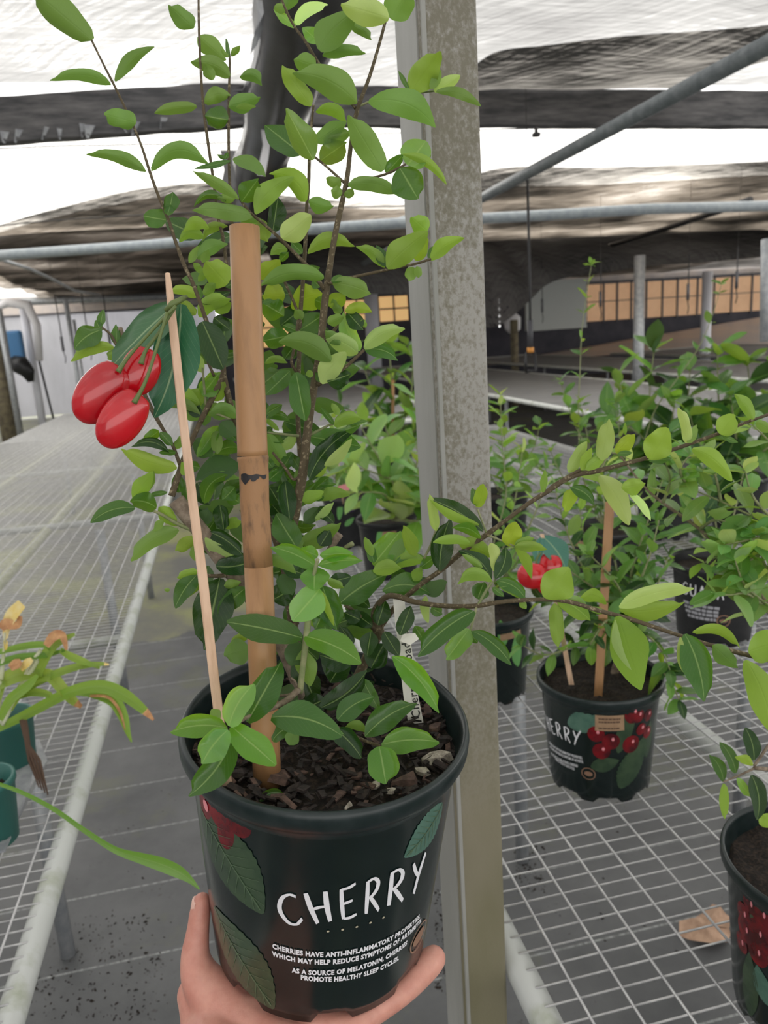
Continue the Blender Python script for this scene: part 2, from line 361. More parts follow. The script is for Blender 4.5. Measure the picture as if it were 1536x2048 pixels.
def leaf(parent, bx, by, tx, ty, w, d0, fl='t', bend=0., m='leaf', label=None, **k):
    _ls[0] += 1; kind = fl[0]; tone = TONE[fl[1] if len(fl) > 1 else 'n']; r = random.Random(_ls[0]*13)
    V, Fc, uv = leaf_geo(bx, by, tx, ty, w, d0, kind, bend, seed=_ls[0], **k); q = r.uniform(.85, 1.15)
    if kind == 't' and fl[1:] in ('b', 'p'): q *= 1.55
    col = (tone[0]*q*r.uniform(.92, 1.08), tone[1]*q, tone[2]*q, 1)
    if parent is main: MAINL.append((math.hypot(tx-bx, ty-by)*w, len(MAINL), V, Fc, uv, m, col)); return
    o = obj('leaf', V, Fc, m, parent, uv=uv, label=label); o.color = col; return o
def flush_leaves():
    """the 298 largest leaves singly, the small rest as one mass"""
    MAINL.sort(key=lambda e: -e[0]); sv, sf, su = [], [], []
    for i, (a, n_, V, Fc, uv, m, col) in enumerate(MAINL):
        if i < 298: o = obj('leaf', V, Fc, m, main, uv=uv); o.color = col
        else: q = len(sv); sv += list(V); sf += [tuple(j+q for j in f) for f in Fc]; su += uv
    o = obj('small_leaves', sv, sf, 'leaf', main, uv=su, kind='stuff'); o.color = (1.15, 1.1, .95, 1)
# ------------------------------------------------------------------ the setting
BZ = HF-HB                                  # bench top height
obj('floor', [(-14, -10, 0), (22, -10, 0), (22, 24, 0), (-14, 24, 0)], [(0, 1, 2, 3)], 'floor', kind='structure')
RZ = HF+1.37                                # roof height
def sheet(X0, X1, Y0, Y1, z, nx, ny, f):
    V = []; Fc = []
    for j in range(ny+1):
        for i in range(nx+1):
            x = X0+(X1-X0)*i/nx; y = Y0+(Y1-Y0)*j/ny; V.append((x, y, z+f(x, y, i/nx, j/ny)))
    for j in range(ny):
        for i in range(nx): a = j*(nx+1)+i; Fc.append((a, a+1, a+nx+2, a+nx+1))
    return V, Fc
def folds(x, y, s, t):
    return -.10*math.sin(math.pi*t)+.035*mnoise.noise(Vector((x*1.7+y*.9, y*2.2-x*.3, 3)))+.02*mnoise.noise(Vector((x*4+y*3, y*5, 9)))
ceil = thing('ceiling', None, None, (0, 0, RZ), kind='structure')
V, Fc = sheet(-9, 20, -9, 4.6, RZ, 90, 44, folds); obj('shade_cloth', V, Fc, 'cloth_white', ceil)
V, Fc = sheet(-9, 20, 4.6, 20.2, RZ, 90, 60, lambda x, y, s, t: .04*mnoise.noise(Vector((x*1.2, y*1.3, 5)))-.05*abs(math.sin(y*1.1)))
obj('shade_cloth', V, Fc, 'cloth_mid', ceil)
def lapped(edge_px, z, Yfar, m, sag=.07, rise=0.):
    """a further layer of cloth under the roof, from a cut edge back to Yfar"""
    E_ = [onz(x, y, z) for x, y in edge_px]; E_ = spline([tuple(e[:2]) for e in E_], 8); V = []; Fc = []; k = 28
    for e in E_:
        for j in range(k+1):
            t = j/k; y = e[1]+(Yfar-e[1])*t; x = e[0]*(1+.0*t)
            V.append((x, y, z-.02+rise*t*t-sag*abs(math.sin(y*1.05+.3*x))*min(1, t*6)+.05*mnoise.noise(Vector((x*1.3+y*.4, y*1.6, 2)))*min(1, t*8)))
    for i in range(len(E_)-1):
        for j in range(k): a = i*(k+1)+j; Fc.append((a, a+k+1, a+k+2, a+1))
    obj('shade_cloth', V, Fc, m, ceil)
lapped([(-150, 500), (0, 445), (130, 408), (250, 378), (340, 366), (430, 362), (560, 385), (700, 398), (850, 400), (980, 335), (1200, 330), (1536, 318), (1800, 300), (2700, 270)], RZ-.05, 20.0, 'cloth_streak')
lapped([(-150, 520), (0, 460), (250, 400), (430, 385), (700, 412), (850, 412), (980, 372), (1200, 365), (1536, 345), (1800, 330), (2700, 300)], RZ-.09, 20.0, 'cloth_brown')
lapped([(-150, 500), (0, 468), (300, 450), (560, 440), (850, 445), (980, 485), (1300, 480), (1536, 470), (1800, 460), (2700, 430)], RZ-.14, 20.0, 'cloth_black')
lapped([(930, 140), (990, 95), (1100, 80), (1250, 62), (1400, 52), (1536, 40), (1700, 20)], RZ-.13, 4.53, 'cloth_streak', .02, .12)
# hanging valance of dark cloth right of the post
ed = [(560, 598), (700, 590), (840, 592), (930, 640), (985, 655), (1030, 628), (1065, 596), (1090, 572), (1130, 556), (1210, 545), (1300, 532), (1420, 524), (1536, 512), (1640, 500)]
V = []; Fc = []; E2 = spline(ed, 4); rows = 8
for i, (x, y) in enumerate(E2):
    for j in range(rows+1):
        t = j/rows; p = ony(x, y, 9.2); z = p[2]+(RZ-.22-p[2])*t
        V.append((p[0], 9.2+.10*math.sin(i*.8+t*2)*t*(1-t)*4-.25*math.sin(math.pi*t)+t*1.2, z))
for i in range(len(E2)-1):
    for j in range(rows): a = i*(rows+1)+j; Fc.append((a, a+rows+1, a+rows+2, a+1))
obj('shade_cloth_valance', V, Fc, 'cloth_black', ceil)
# walls
YB = 20.0
wl = thing('wall_left', None, None, (-6, 8, 0), kind='structure')
V, Fc = sheet(0, 1, 0, 1, 0, 20, 1, lambda *a: 0)
def drape(p0, p1, z0, z1, m, name, parent, n=60, amp=.05):
    V = []; Fc = []; rows = 8
    for i in range(n+1):
        t = i/n; a = Vector(p0)*(1-t)+Vector(p1)*t; d = (Vector(p1)-Vector(p0)).normalized(); nn = Vector((-d.y, d.x, 0))
        for j in range(rows+1):
            s = j/rows; q = a+nn*(amp*mnoise.noise(Vector((t*14+s*1.5, s*1.2, 4)))); V.append((q.x, q.y, z0+(z1-z0)*s))
    for i in range(n):
        for j in range(rows): a = i*(rows+1)+j; Fc.append((a, a+rows+1, a+rows+2, a+1))
    obj(name, V, Fc, m, parent)
drape((-6.2, -9, 0), (-6.2, YB, 0), .0, 2.9, 'wallcloth', 'hanging_cloth', wl)
wb = thing('wall_back', None, None, (4, YB, 0), kind='structure')
XM = ony(440, 700, YB)[0]
drape((XM, YB, 0), (-6.2, YB, 0), .05, 2.42, 'wallcloth', 'hanging_cloth', wb)
b = MB(); b.box(-6.2, XM, YB-.05, YB, 2.42, 2.47); b.out('dark_rail', 'frame', wb, smooth=False)
b = MB(); b.box(-6.2, XM, YB-.02, YB+.02, 2.47, 2.9); b.out('pale_strip', 'palestrip', wb, smooth=False)
b = MB(); b.box(XM, 24, YB, YB+.1, 0, 1.45); b.out('dark_panel', 'darkwall', wb, smooth=False)
b = MB(); b.box(XM, 24, YB+.02, YB+.1, 2.5, 3.1); b.out('pale_strip', 'palestrip', wb, smooth=False)
b = MB(); b.box(XM, 24, YB-.06, YB+.02, 2.44, 2.52); b.out('dark_rail', 'frame', wb, smooth=False)
def wall_rect(x0, y0, x1, y1, Y):
    p, q = ony(x0, y0, Y), ony(x1, y1, Y); return p[0], q[0], q[2], p[2]
def panel(name, px, Y, th, m, parent):
    x0, x1, z0, z1 = wall_rect(*px, Y); b = MB(); b.box(x0, x1, Y-th, Y, z0, z1); return b.out(name, m, parent, smooth=False)
# the row of sunlit blinds on the right and the two small windows in the middle
kx = [1142, 1170, 1205, 1232, 1260, 1290, 1322, 1352, 1392, 1425, 1460, 1500, 1540, 1580]
wn = 0
for a, b_ in ((0, 3), (3, 6), (6, 9), (9, 13)):
    wn += 1
    x0 = ony(kx[a], 600, YB)[0]; x1 = ony(kx[b_], 590, YB)[0]
    fr = thing('window_%d' % wn, None, None, ((x0+x1)/2, YB, 1.5), kind='structure')
    b = MB(); b.box(x0, x1, YB-.06, YB-.02, 1.96, 1.985); b.out('window_rail', 'frame', fr, smooth=False)
    for i in range(a, b_):
        p0 = ony(kx[i], 600, YB)[0]; p1 = ony(kx[i+1], 590, YB)[0]
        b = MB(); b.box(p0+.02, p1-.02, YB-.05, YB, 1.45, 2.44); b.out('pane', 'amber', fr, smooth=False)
        b = MB(); b.box(p0-.025, p0+.025, YB-.08, YB, 1.4, 2.5); b.out('mullion', 'frame', fr, smooth=False)
for px in ((757, 594, 816, 640), (688, 602, 738, 652), (520, 618, 600, 690)):
    wn += 1; x0, x1, z0, z1 = wall_rect(*px, YB)
    fr = thing('window_%d' % wn, None, None, ((x0+x1)/2, YB, z0), kind='structure')
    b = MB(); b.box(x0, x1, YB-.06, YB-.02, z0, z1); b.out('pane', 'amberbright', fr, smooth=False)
    m_ = (x0+x1)/2; b = MB(); b.box(m_-.02, m_+.02, YB-.09, YB-.05, z0, z1); b.box(x0, x1, YB-.09, YB-.05, (z0+z1)/2-.02, (z0+z1)/2+.02); b.out('glazing_bar', 'frame', fr, smooth=False)
x0, x1, z0, z1 = wall_rect(432, 570, 1000, 745, YB)
b = MB(); b.box(x0, x1, YB-.02, YB+.05, z0, 2.46); b.out('dark_panel', 'darkwall', wb, smooth=False)
b = MB(); b.box(ony(1000, 600, YB)[0], ony(1142, 600, YB)[0], YB-.01, YB+.05, 1.4, 2.46); b.out('dark_panel', 'darkwall', wb, smooth=False)
wt = thing('weatherboard_wall', 'white board wall of a building behind the greenhouse, under the sagging black cloth', 'wall', (ony(1090, 620, 18)[0], 18, 1.2))
x0, x1, z0, z1 = wall_rect(1050, 563, 1172, 655, 18)
for i in range(9):
    t0, t1 = z0+(z1-z0)*i/9, z0+(z1-z0)*(i+1)/9
    b = MB(); b.add([(x0, 17.94, t0), (x1, 17.94, t0), (x1, 17.98, t1), (x0, 17.98, t1), (x0, 18.05, t0), (x1, 18.05, t0), (x1, 18.05, t1), (x0, 18.05, t1)],
        [(0, 1, 2, 3), (7, 6, 5, 4), (0, 4, 5, 1), (3, 2, 6, 7), (0, 3, 7, 4), (1, 5, 6, 2)]); b.out('board', 'board', wt, smooth=False)
# the sheet, orange sunlight painted into its colour, rising behind the far benches
ls = thing('low_cover_sheet', 'sloping pale cover sheet catching orange light below the far windows', 'cover', onz(1300, 720, BZ))
up = [(960, 728), (1060, 712), (1150, 698), (1250, 680), (1350, 664), (1450, 646), (1560, 628), (1650, 614)]
lo_ = [(960, 733), (1060, 722), (1150, 715), (1250, 708), (1350, 700), (1450, 694), (1560, 690), (1650, 688)]
V = []; Fc = []
for (a, b_) in zip(spline(up, 3), spline(lo_, 3)):
    p = ony(a[0], a[1], 18.5); q = ony(b_[0], b_[1], 14.5); V += [p, p*.5+q*.5+np.array([0, 0, .05]), q]
for i in range(len(V)//3-1):
    for j in range(2): a = i*3+j; Fc.append((a, a+3, a+4, a+1))
obj('sheet', V, Fc, 'sheet', ls)
# ------------------------------------------------------------------ post, beams, rafter, pipes
yc = .655
x0 = onx_ = (CAM+ray(885, 1000)*(yc/ray(885, 1000)[1]))[0]; x1 = (CAM+ray(986, 1000)*(yc/ray(986, 1000)[1]))[0]
yb = yc+(x1-x0)*1.7
def rounded_post(x0, x1, y0, y1, r, z0, z1):
    pr = []
    for cx, cy, a0 in ((x1-r, y0+r, -90), (x1-r, y1-r, 0), (x0+r, y1-r, 90), (x0+r, y0+r, 180)):
        for k in range(6): a = math.radians(a0+k*18); pr.append((cx+r*math.cos(a), cy+r*math.sin(a)))
    n = len(pr); zs = [z0+(z1-z0)*i/12 for i in range(13)]; V = [(x, y, z) for z in zs for x, y in pr]
    Fc = [(k*n+j, k*n+(j+1) % n, (k+1)*n+(j+1) % n, (k+1)*n+j) for k in range(12) for j in range(n)]
    return V, Fc
V, Fc = rounded_post(x0, x1, yc, yb, .006, 0, RZ-.02)
cobj = obj('column', V, Fc, 'column', kind='structure')
b = MB(); b.box(x0-.0012, x0+.004, yc+.009, yb-.006, 0, RZ-.02); b.out('bare_side', 'colside', cobj, smooth=False)
b = MB(); b.box(x0+.001, x0+.0045, yc-.0012, yc+.012, .0, RZ-.02); b.out('seam', 'colside', cobj, smooth=False)
YBM = 4.6
def beam(name, p, q, h, label):
    a, c = ony(*p, YBM), ony(*q, YBM); V = []; Fc = []; n = 40
    for i in range(n+1):
        t = i/n; x = a[0]+(c[0]-a[0])*t; z = a[2]+(c[2]-a[2])*t
        for k, (dy, dz) in enumerate(((-.045, -.5), (-.045, -.15), (-.045, .2), (-.045, .5), (.045, .5), (.045, -.5))):
            e = .008*mnoise.noise(Vector((x*5, k*2.1, 7))); V.append((x, YBM+dy+e, z+dz*h+e*1.3))
    for i in range(n):
        for k in range(6): Fc.append((i*6+k, i*6+(k+1) % 6, (i+1)*6+(k+1) % 6, (i+1)*6+k))
    Fc += [tuple(range(6)), tuple(range(n*6+5, n*6-1, -1))]
    return obj(name, V, Fc, 'timber', smooth=False, label=label, cat='beam')
hb = .2
bl = beam('roof_beam', (-120, 252), (590, 203), .215, 'weathered grey timber beam left of the black wrapped rafter, torn scraps under it')
br = beam('roof_beam', (560, 214), (1700, 222), .2, 'weathered grey timber beam running behind the lichened post to the right')
for i, (x, y) in enumerate([(10, 284), (40, 280), (95, 275), (120, 278), (165, 268), (180, 271), (250, 262), (275, 264), (330, 256)]):
    p = ony(x, y-14, YBM-.05); q = ony(x+rnd.uniform(-14, 14), y+rnd.uniform(0, 8), YBM-.06); s = rnd.uniform(.012, .03)
    obj('torn_scrap', [p+np.array([-s, 0, .02]), p+np.array([s, 0, .015]), q+np.array([s*.3, .02, 0]), q], [(0, 1, 2, 3)], 'tray', bl)
b = MB(); p = ony(1072, 246, YBM-.02); b.tube([p, p-np.array([0, 0, .07])], .012, 8); b.box(p[0]-.02, p[0]+.02, YBM-.04, YBM, p[2]-.075, p[2]-.055)
b.out('bolt', 'timber', br)
# rafter along the house, wrapped in black sheet
rf = thing('wrapped_rafter', 'roof rafter wrapped in loose torn black plastic, behind the plant top', 'rafter', (.42, 4, HF+1.1))
V = []; Fc = []; n = 46; mm = 14
for i in range(n+1):
    y = 1.9+(7.6-1.9)*i/n
    for k in range(mm):
        a = 2*math.pi*k/mm; e = 1+.28*mnoise.noise(Vector((y*2.2, math.cos(a)*1.6, math.sin(a)*1.6)))
        V.append((.41+.155*math.cos(a)*e, y, HF+1.07+.11*math.sin(a)*e-.02*math.sin(y*2)))
for i in range(n):
    for k in range(mm): Fc.append((i*mm+k, i*mm+(k+1) % mm, (i+1)*mm+(k+1) % mm, (i+1)*mm+k))
Fc += [tuple(range(mm)), tuple(range(n*mm+mm-1, n*mm-1, -1))]
obj('black_wrap', V, Fc, 'plastic', rf)
def flap(px, d, m, name):
    V = [P(x, y, d+.05*math.sin(i*1.7)) for i, (x, y) in enumerate(px)]; k = len(V)//2
    return obj(name, V, [(i, i+1, k*2-2-i, k*2-1-i) for i in range(k-1)], m, rf)
flap([(538, 178), (545, 215), (528, 232), (522, 262), (526, 290), (520, 318), (514, 350), (530, 352), (536, 320), (540, 290), (536, 265), (542, 240), (556, 215), (556, 185)], 3.55, 'torn', 'torn_flap')
flap([(512, 0), (516, 40), (505, 80), (500, 110), (514, 90), (526, 60), (528, 25), (524, 0)], 2.3, 'tray', 'torn_flap')
flap([(490, 172), (470, 176), (462, 184), (478, 188), (500, 186), (530, 190), (528, 176), (510, 170)], 3.8, 'plastic', 'torn_flap')
flap([(440, 300), (448, 340), (440, 380), (452, 400), (470, 400), (472, 370), (470, 330), (474, 300)], 5.2, 'plastic', 'torn_flap')
def longpipe(name, pts, rad, m, label, n=12, cat='pipe'):
    V, Fc = tube_geo(pts, rad, n); return obj(name, V, Fc, m, label=label, cat=cat)
h1 = HF+.8
a, c = onz(1560, 78, h1), onz(800, 478, h1)
longpipe('overhead_pipe', [np.array([a[0], a[1]-.6, h1]), np.array([(a[0]+c[0])/2, (a[1]+c[1])/2, h1-.01]), np.array([a[0], 9.0, h1])], .03, 'pipe', 'long dark grey pipe running overhead from upper right to behind the post')
h2 = HF+.72
L2 = [onz(x, y, h2) for x, y in ((-60, 515), (300, 490), (600, 460), (850, 443), (1100, 430), (1300, 418), (1600, 410))]
longpipe('cross_pipe', L2, .036, 'bluepipe', 'blue-grey pipe crossing the house behind the bamboo cane and the post')
b = MB(); b.tube([P(795, 442, 5.4), P(802, 436, 5.4), P(822, 432, 5.4), P(850, 432, 5.4)], .012, 8)
longpipe('pipe_branch', [P(790, 446, 5.4), P(800, 437, 5.4), P(822, 432, 5.4), P(862, 432, 5.4)], .012, 'bluepipe', 'thin bent pipe on the blue-grey cross pipe left of the post')
h3 = HF+1.2
longpipe('eave_pipe', [ony(-60, 608, 17), ony(200, 598, 17), ony(420, 590, 17)], .07, 'tube', 'grey steel eave pipe above the pale cloth wall at far left')
longpipe('overhead_hose', [ony(1500, 400, 6), P(1443, 420, 7), P(1330, 458, 8.6), P(1180, 503, 11), P(985, 560, 15)], [.03]*5, 'blackhose', 'thin black hose sloping overhead behind the long dark pipe', 8, 'hose')
longpipe('slack_hose', [P(-10, 515, 6), P(60, 538, 6.4), P(100, 556, 6.8), P(150, 582, 7.4), P(200, 590, 8)], .014, 'tube', 'slack pale hose hanging under the dark cloth at far left', 8, 'hose')
longpipe('support_wire', [ony(x, y, 5.2) for x, y in ((-40, 299), (120, 292), (300, 289), (480, 285), (620, 276), (760, 268), (900, 262), (1130, 255), (1420, 250))], .004, 'wire', 'thin dark wire stretched below the grey roof beam', 6, 'wire')
longpipe('support_wire', [ony(x, y, 6.6) for x, y in ((-40, 455), (60, 445), (180, 436), (300, 429), (420, 424), (600, 416), (830, 412))], .005, 'wire', 'thin dark wire across the dark cloth, lower of the two on the left', 6, 'wire')
# hanging irrigation droppers
def dropper(x, y0, y1, d0, w, label, handle=False, group=None):
    p = P(x, y0, d0); zb = P(x, y1, d0)[2]; sc = 1
    t = thing('hanging_dropper', label, 'dropper', (p[0], p[1], zb), group)
    b = MB(); b.tube([(p[0], p[1], RZ-.05), (p[0], p[1], p[2]+.02)], .0018, 5); b.out('hanging_wire', 'wire', t)
    b = MB(); b.tube([(p[0], p[1], p[2]+.03), (p[0]+.004, p[1], (p[2]+zb)/2), (p[0], p[1], zb+.12)], w, 6); b.out('hose', 'blackhose', t)
    b = MB(); b.tube([(p[0], p[1], zb+.3), (p[0], p[1], zb+.14)], w*2.2, 8); b.out('weight', 'frame', t)
    if handle:
        b = MB(); b.tube([(p[0], p[1], zb+.14), (p[0], p[1], zb+.11)], .022, 8); b.out('coupling', 'orange', t)
        b = MB(); b.tube([(p[0]-.035, p[1], zb), (p[0]+.035, p[1], zb), (p[0]+.026, p[1], zb+.11), (p[0]-.026, p[1], zb+.11), (p[0]-.035, p[1], zb)], .010, 6); b.out('sprinkler_frame', 'blackhose', t)
    else:
        b = MB(); b.tube([(p[0], p[1], zb+.12), (p[0]+.012, p[1], zb+.06), (p[0], p[1], zb)], w*.8, 6); b.out('tip', 'blackhose', t)
    return t
dropper(1055, 368, 748, 4.3, .008, 'black hanging dropper with an orange coupling and open sprinkler frame right of the post', True)
for x, y0, y1, d, lab in ((1201, 505, 640, 8.0, 'thin dropper hanging left of the grey steel post'), (1378, 515, 628, 7.6, 'black dropper hanging before the amber blinds, just left of the white post'),
                          (1476, 500, 606, 7.2, 'black dropper hanging near the white post by the amber blinds'), (1083, 520, 646, 9.5, 'thin dropper hanging before the white board wall'),
                          (110, 595, 728, 8.5, 'thin black dropper hanging before the pale cloth wall, nearest the blue pump'), (163, 590, 722, 8.8, 'thin dropper hanging beside the grey steel post at far left'),
                          (206, 590, 712, 9.2, 'thin dropper hanging just left of the cherry tag leaves')):
    dropper(x, y0, y1, d, .007, lab)
def spost(name, x0, y0, x1, y1, d, w, m, label, base=0.0, top=None):
    p = P(x1, y1, d); zt = P(x0, y0, d)[2]
    V, Fc = tube_geo([(p[0], p[1], base), (p[0], p[1], zt)], w, 12); return obj(name, V, Fc, m, label=label, cat='post')
spost('steel_post', 1280, 515, 1276, 740, 9.0, .062, 'tube', 'grey galvanised steel post standing behind the bushy plants at right')
spost('white_post', 1410, 545, 1410, 700, 13, .085, 'whitepost', 'white post standing before the amber blinds at far right')
spost('steel_post', 130, 600, 160, 785, 10, .03, 'tube', 'slim grey steel post left of the red cherry tag', top=1)
spost('steel_post', 152, 640, 166, 760, 11, .022, 'tube', 'thin grey pole close behind the slim post left of the cherry tag')
spost('timber_post', -4, 640, 14, 845, 13, .13, 'oldpost', 'mossy timber post at the left edge by the blue pump')
spost('steel_post', 16, 620, 38, 850, 12.5, .055, 'tube', 'grey steel post passing before the blue pump')
spost('white_post', 62, 612, 84, 838, 13.5, .07, 'whitepost', 'white pipe post right of the blue pump')
spost('white_post', 733, 585, 748, 700, 17, .16, 'whitepost', 'pale post beside the small amber window behind the plant')
V, Fc = tube_geo([P(1531, 480, 5), P(1530, 560, 5), P(1529, 682, 5)], .03, 12); obj('hanging_pipe', V, Fc, 'tube', label='open-ended grey pipe hanging at the right edge', cat='pipe')
spost('timber_post', 1026, 640, 1030, 728, 14, .07, 'oldpost', 'short mossy post with a white bag behind the hanging dropper')
b = MB(); p0 = P(1022, 650, 14); b.tube([p0+np.array([0, 0, .22]), p0+np.array([.02, 0, .12]), p0+np.array([.03, 0, -.08]), p0+np.array([0, 0, -.16])], [.08, .17, .15, .05], 10)
b.out('white_bag', 'torn', label='white plastic bag hung on the short mossy post', cat='bag')
pm = thing('water_pump', 'blue pump with black motor hung on the posts at far left', 'pump', P(35, 735, 12.8))
b = MB(); p = P(32, 690, 12.8); b.box(p[0]-.14, p[0]+.12, p[1]-.1, p[1]+.1, p[2]-.26, p[2]+.24); o = b.out('tank', 'blue', pm, smooth=False)
md = o.modifiers.new('bevel', 'BEVEL'); md.width = .05; md.segments = 3
b = MB(); p = P(42, 735, 12.8); b.tube([p+np.array([-.12, 0, .12]), p+np.array([0, -.02, .05]), p+np.array([.1, 0, -.1]), p+np.array([.12, 0, -.25])], [.1, .17, .12, .05], 10); b.out('motor', 'blackpot', pm)
b = MB(); p = P(55, 615, 12.8)
b.tube([p+np.array([-.5, 0, .02]), p+np.array([-.3, 0, .1]), p+np.array([0, 0, .04]), p+np.array([.1, 0, -.3]), p+np.array([.05, 0, -.9])], [.05, .08, .09, .07, .06], 10); b.out('wrapped_pipe', 'torn', pm)
V, Fc = tube_geo([P(74, 705, 15.2), (onz(106, 835, 0)+P(74, 705, 15.2))/2, onz(108, 842, 0)], .025, 8); obj('leaning_rod', V, Fc, 'frame', label='dark rod leaning against the pale cloth wall right of the pump', cat='rod')
# ------------------------------------------------------------------ benches
wire_me = {}
def unit_wire(key, length, r, m, n=6):
    V, Fc = tube_geo([(0, 0, 0), (0, length, 0)], r, n); me = bpy.data.meshes.new(key); me.from_pydata([tuple(v) for v in V], [], Fc); me.materials.append(MT[m])
    me.polygons.foreach_set('use_smooth', [True]*len(me.polygons)); return me
def bench(name, label, X0, X1, Y0, Y1, nlong, dcross, legs, cross_y, mids, ncross=285, x_wire0=None):
    t = thing(name, label, 'bench', ((X0+X1)/2, Y0, 0))
    for x in (X0, X1):
        b = MB(); b.tube([(x, Y0, BZ-.018), (x, Y1, BZ-.018)], .0165, 14); b.out('side_rail', 'rail', t)
    for y in cross_y:
        b = MB(); b.tube([(X0, y, BZ-.022), (X1, y, BZ-.022)], .014, 10); b.out('cross_rail', 'rail', t)
    for x in mids:
        b = MB(); b.tube([(x, Y0, BZ-.035), (x, Y1, BZ-.035)], .019, 12); b.out('support_tube', 'algae' if X0 < 0 else 'rail', t)
    for x, y in legs:
        b = MB(); b.tube([(x, y, 0), (x, y, BZ-.03)], .019, 10); b.out('leg', 'tube', t)
    lw = unit_wire('long_wire', Y1-Y0, .00155, 'galv'); cw = unit_wire('cross_wire', X1-X0, .00125, 'galv')
    for i in range(nlong):
        x = X0+.028+(X1-X0-.056)*i/(nlong-1) if x_wire0 is None else x_wire0+.0483*i
        inst('long_wire', lw, Matrix.Translation((x, Y0, BZ+.0012+.0006*math.sin(i*3))), t)
    rot = Matrix.Rotation(-math.pi/2, 4, 'Z'); k = 0; rest = MB(); y = Y0+.01
    while y < Y1:
        if k < ncross: inst('cross_wire', cw, Matrix.Translation((X0, y, BZ-.0015)) @ rot, t)
        else: rest.tube([(X0, y, BZ-.0015), (X1, y, BZ-.0015)], .00125, 4, False)
        y += dcross*(1+.0*k); k += 1
    if rest.V: rest.out('cross_wires', 'galv', t, kind='stuff')
    return t
XR = .375*HB
bench('mesh_bench', 'galvanised wire mesh bench carrying the potted cherry and guava plants at right', XR, 1.9, .35, 5.1, 34, .0238,
      [(.70, 1.76), (1.39, 1.74), (.70, 4.4), (1.39, 4.4)], [.35, 1.74, 3.2, 5.1], [onz(1388, 1460, BZ-.035)[0], 1.5], x_wire0=.43*HB)
XL = -.437*HB
bench('mesh_bench', 'empty wire mesh bench with algae-stained tubes at left, the orchids at its near end', -2.65*HB, XL, .3, 9.5, 32, .0225,
      [(-.54, 1.77), (-.556, 4.62), (-.55, 3.2), (-1.5, 1.77), (-1.5, 4.62), (-1.5, 3.2), (-.55, 7.5), (-1.5, 7.5)],
      [.3, 2.734*HB, 4.831*HB, 7.14*HB, 10.0*HB, 9.5], [-1.135*HB, -1.87*HB])
def farbench(label, X0, X1, Y0, Y1):
    t = thing('mesh_bench', label, 'bench', ((X0+X1)/2, Y0, 0))
    for x in (X0, X1): b = MB(); b.tube([(x, Y0, BZ-.015), (x, Y1, BZ-.015)], .022, 8); b.out('side_rail', 'rail', t)
    for y in (Y0, Y1): b = MB(); b.tube([(X0, y, BZ-.015), (X1, y, BZ-.015)], .022, 8); b.out('end_rail', 'rail', t)
    b = MB(); b.box(X0+.02, X1-.02, Y0+.02, Y1-.02, BZ-.014, BZ-.004); b.out('mesh_top', 'benchtop', t, smooth=False)
    for x in (X0+.25, X1-.25):
        for k in range(4): b = MB(); y = Y0+.4+(Y1-Y0-.8)*k/3; b.tube([(x, y, 0), (x, y, BZ-.02)], .022, 8); b.out('leg', 'tube', t)
farbench('grey mesh bench across the aisle behind the right-hand plants, first beyond the near bench', 2.75, 4.4, 3.6, 15.5)
farbench('second grey mesh bench beyond the right-hand plants, farther out', 5.3, 7.0, 4.6, 16.5)
farbench('outermost grey mesh bench below the sloping pale cover sheet at far right', 7.8, 10.5, 5.5, 14.2)
farbench('grey mesh bench in the same row as the potted plants, behind the lichened post', .3, 1.9, 5.9, 15.5)
# things on the floor
dl = thing('dead_leaf', 'crumpled dry tan leaf lying on the floor under the right bench', 'leaf', onz(1415, 1845, .01))
V = []; Fc = []
outl = [(1358, 1842), (1358, 1872), (1380, 1880), (1420, 1886), (1455, 1884), (1462, 1868), (1458, 1856), (1468, 1838), (1452, 1828), (1440, 1812), (1425, 1808), (1405, 1826), (1385, 1838)]
cpt = onz(1412, 1850, .03); V.append(cpt)
for i, (x, y) in enumerate(outl): V.append(onz(x, y, .012+.02*(i % 3 == 0)))
for i, (x, y) in enumerate(outl): V.append((V[i+1]+cpt)/2+np.array([0, 0, rnd.uniform(-.005, .02)]))
k = len(outl)
for i in range(k): j = (i+1) % k; Fc += [(1+i, 1+j, 1+k+j, 1+k+i), (1+k+i, 1+k+j, 0)]
obj('blade', V, Fc, 'deadleaf', dl)
b = MB()
for i in range(900):
    u = rnd.random()
    if u < .35: x, y = rnd.uniform(60, 330), rnd.uniform(1830, 2040)
    elif u < .7: x, y = rnd.uniform(870, 930), rnd.uniform(1780, 1990)
    elif u < .85: x, y = rnd.uniform(1030, 1090), rnd.uniform(1690, 1790)
    else: x, y = rnd.uniform(150, 1480), rnd.uniform(1500, 2040)
    p = onz(x, y, .0); s = rnd.uniform(.0012, .0055)*rnd.choice((.6, 1, 1, 1.4)); a = rnd.uniform(0, 6); c, s2 = math.cos(a)*s, math.sin(a)*s
    b.add([(p[0]-c, p[1]-s2, 0), (p[0]+s2*.6, p[1]-c*.6, 0), (p[0]+c, p[1]+s2, 0), (p[0], p[1], s*.8)], [(0, 1, 3), (1, 2, 3), (2, 0, 3)])
b.out('floor_debris', 'soil', kind='stuff', label='crumbs of spilled potting mix scattered on the weed mat', cat='debris')
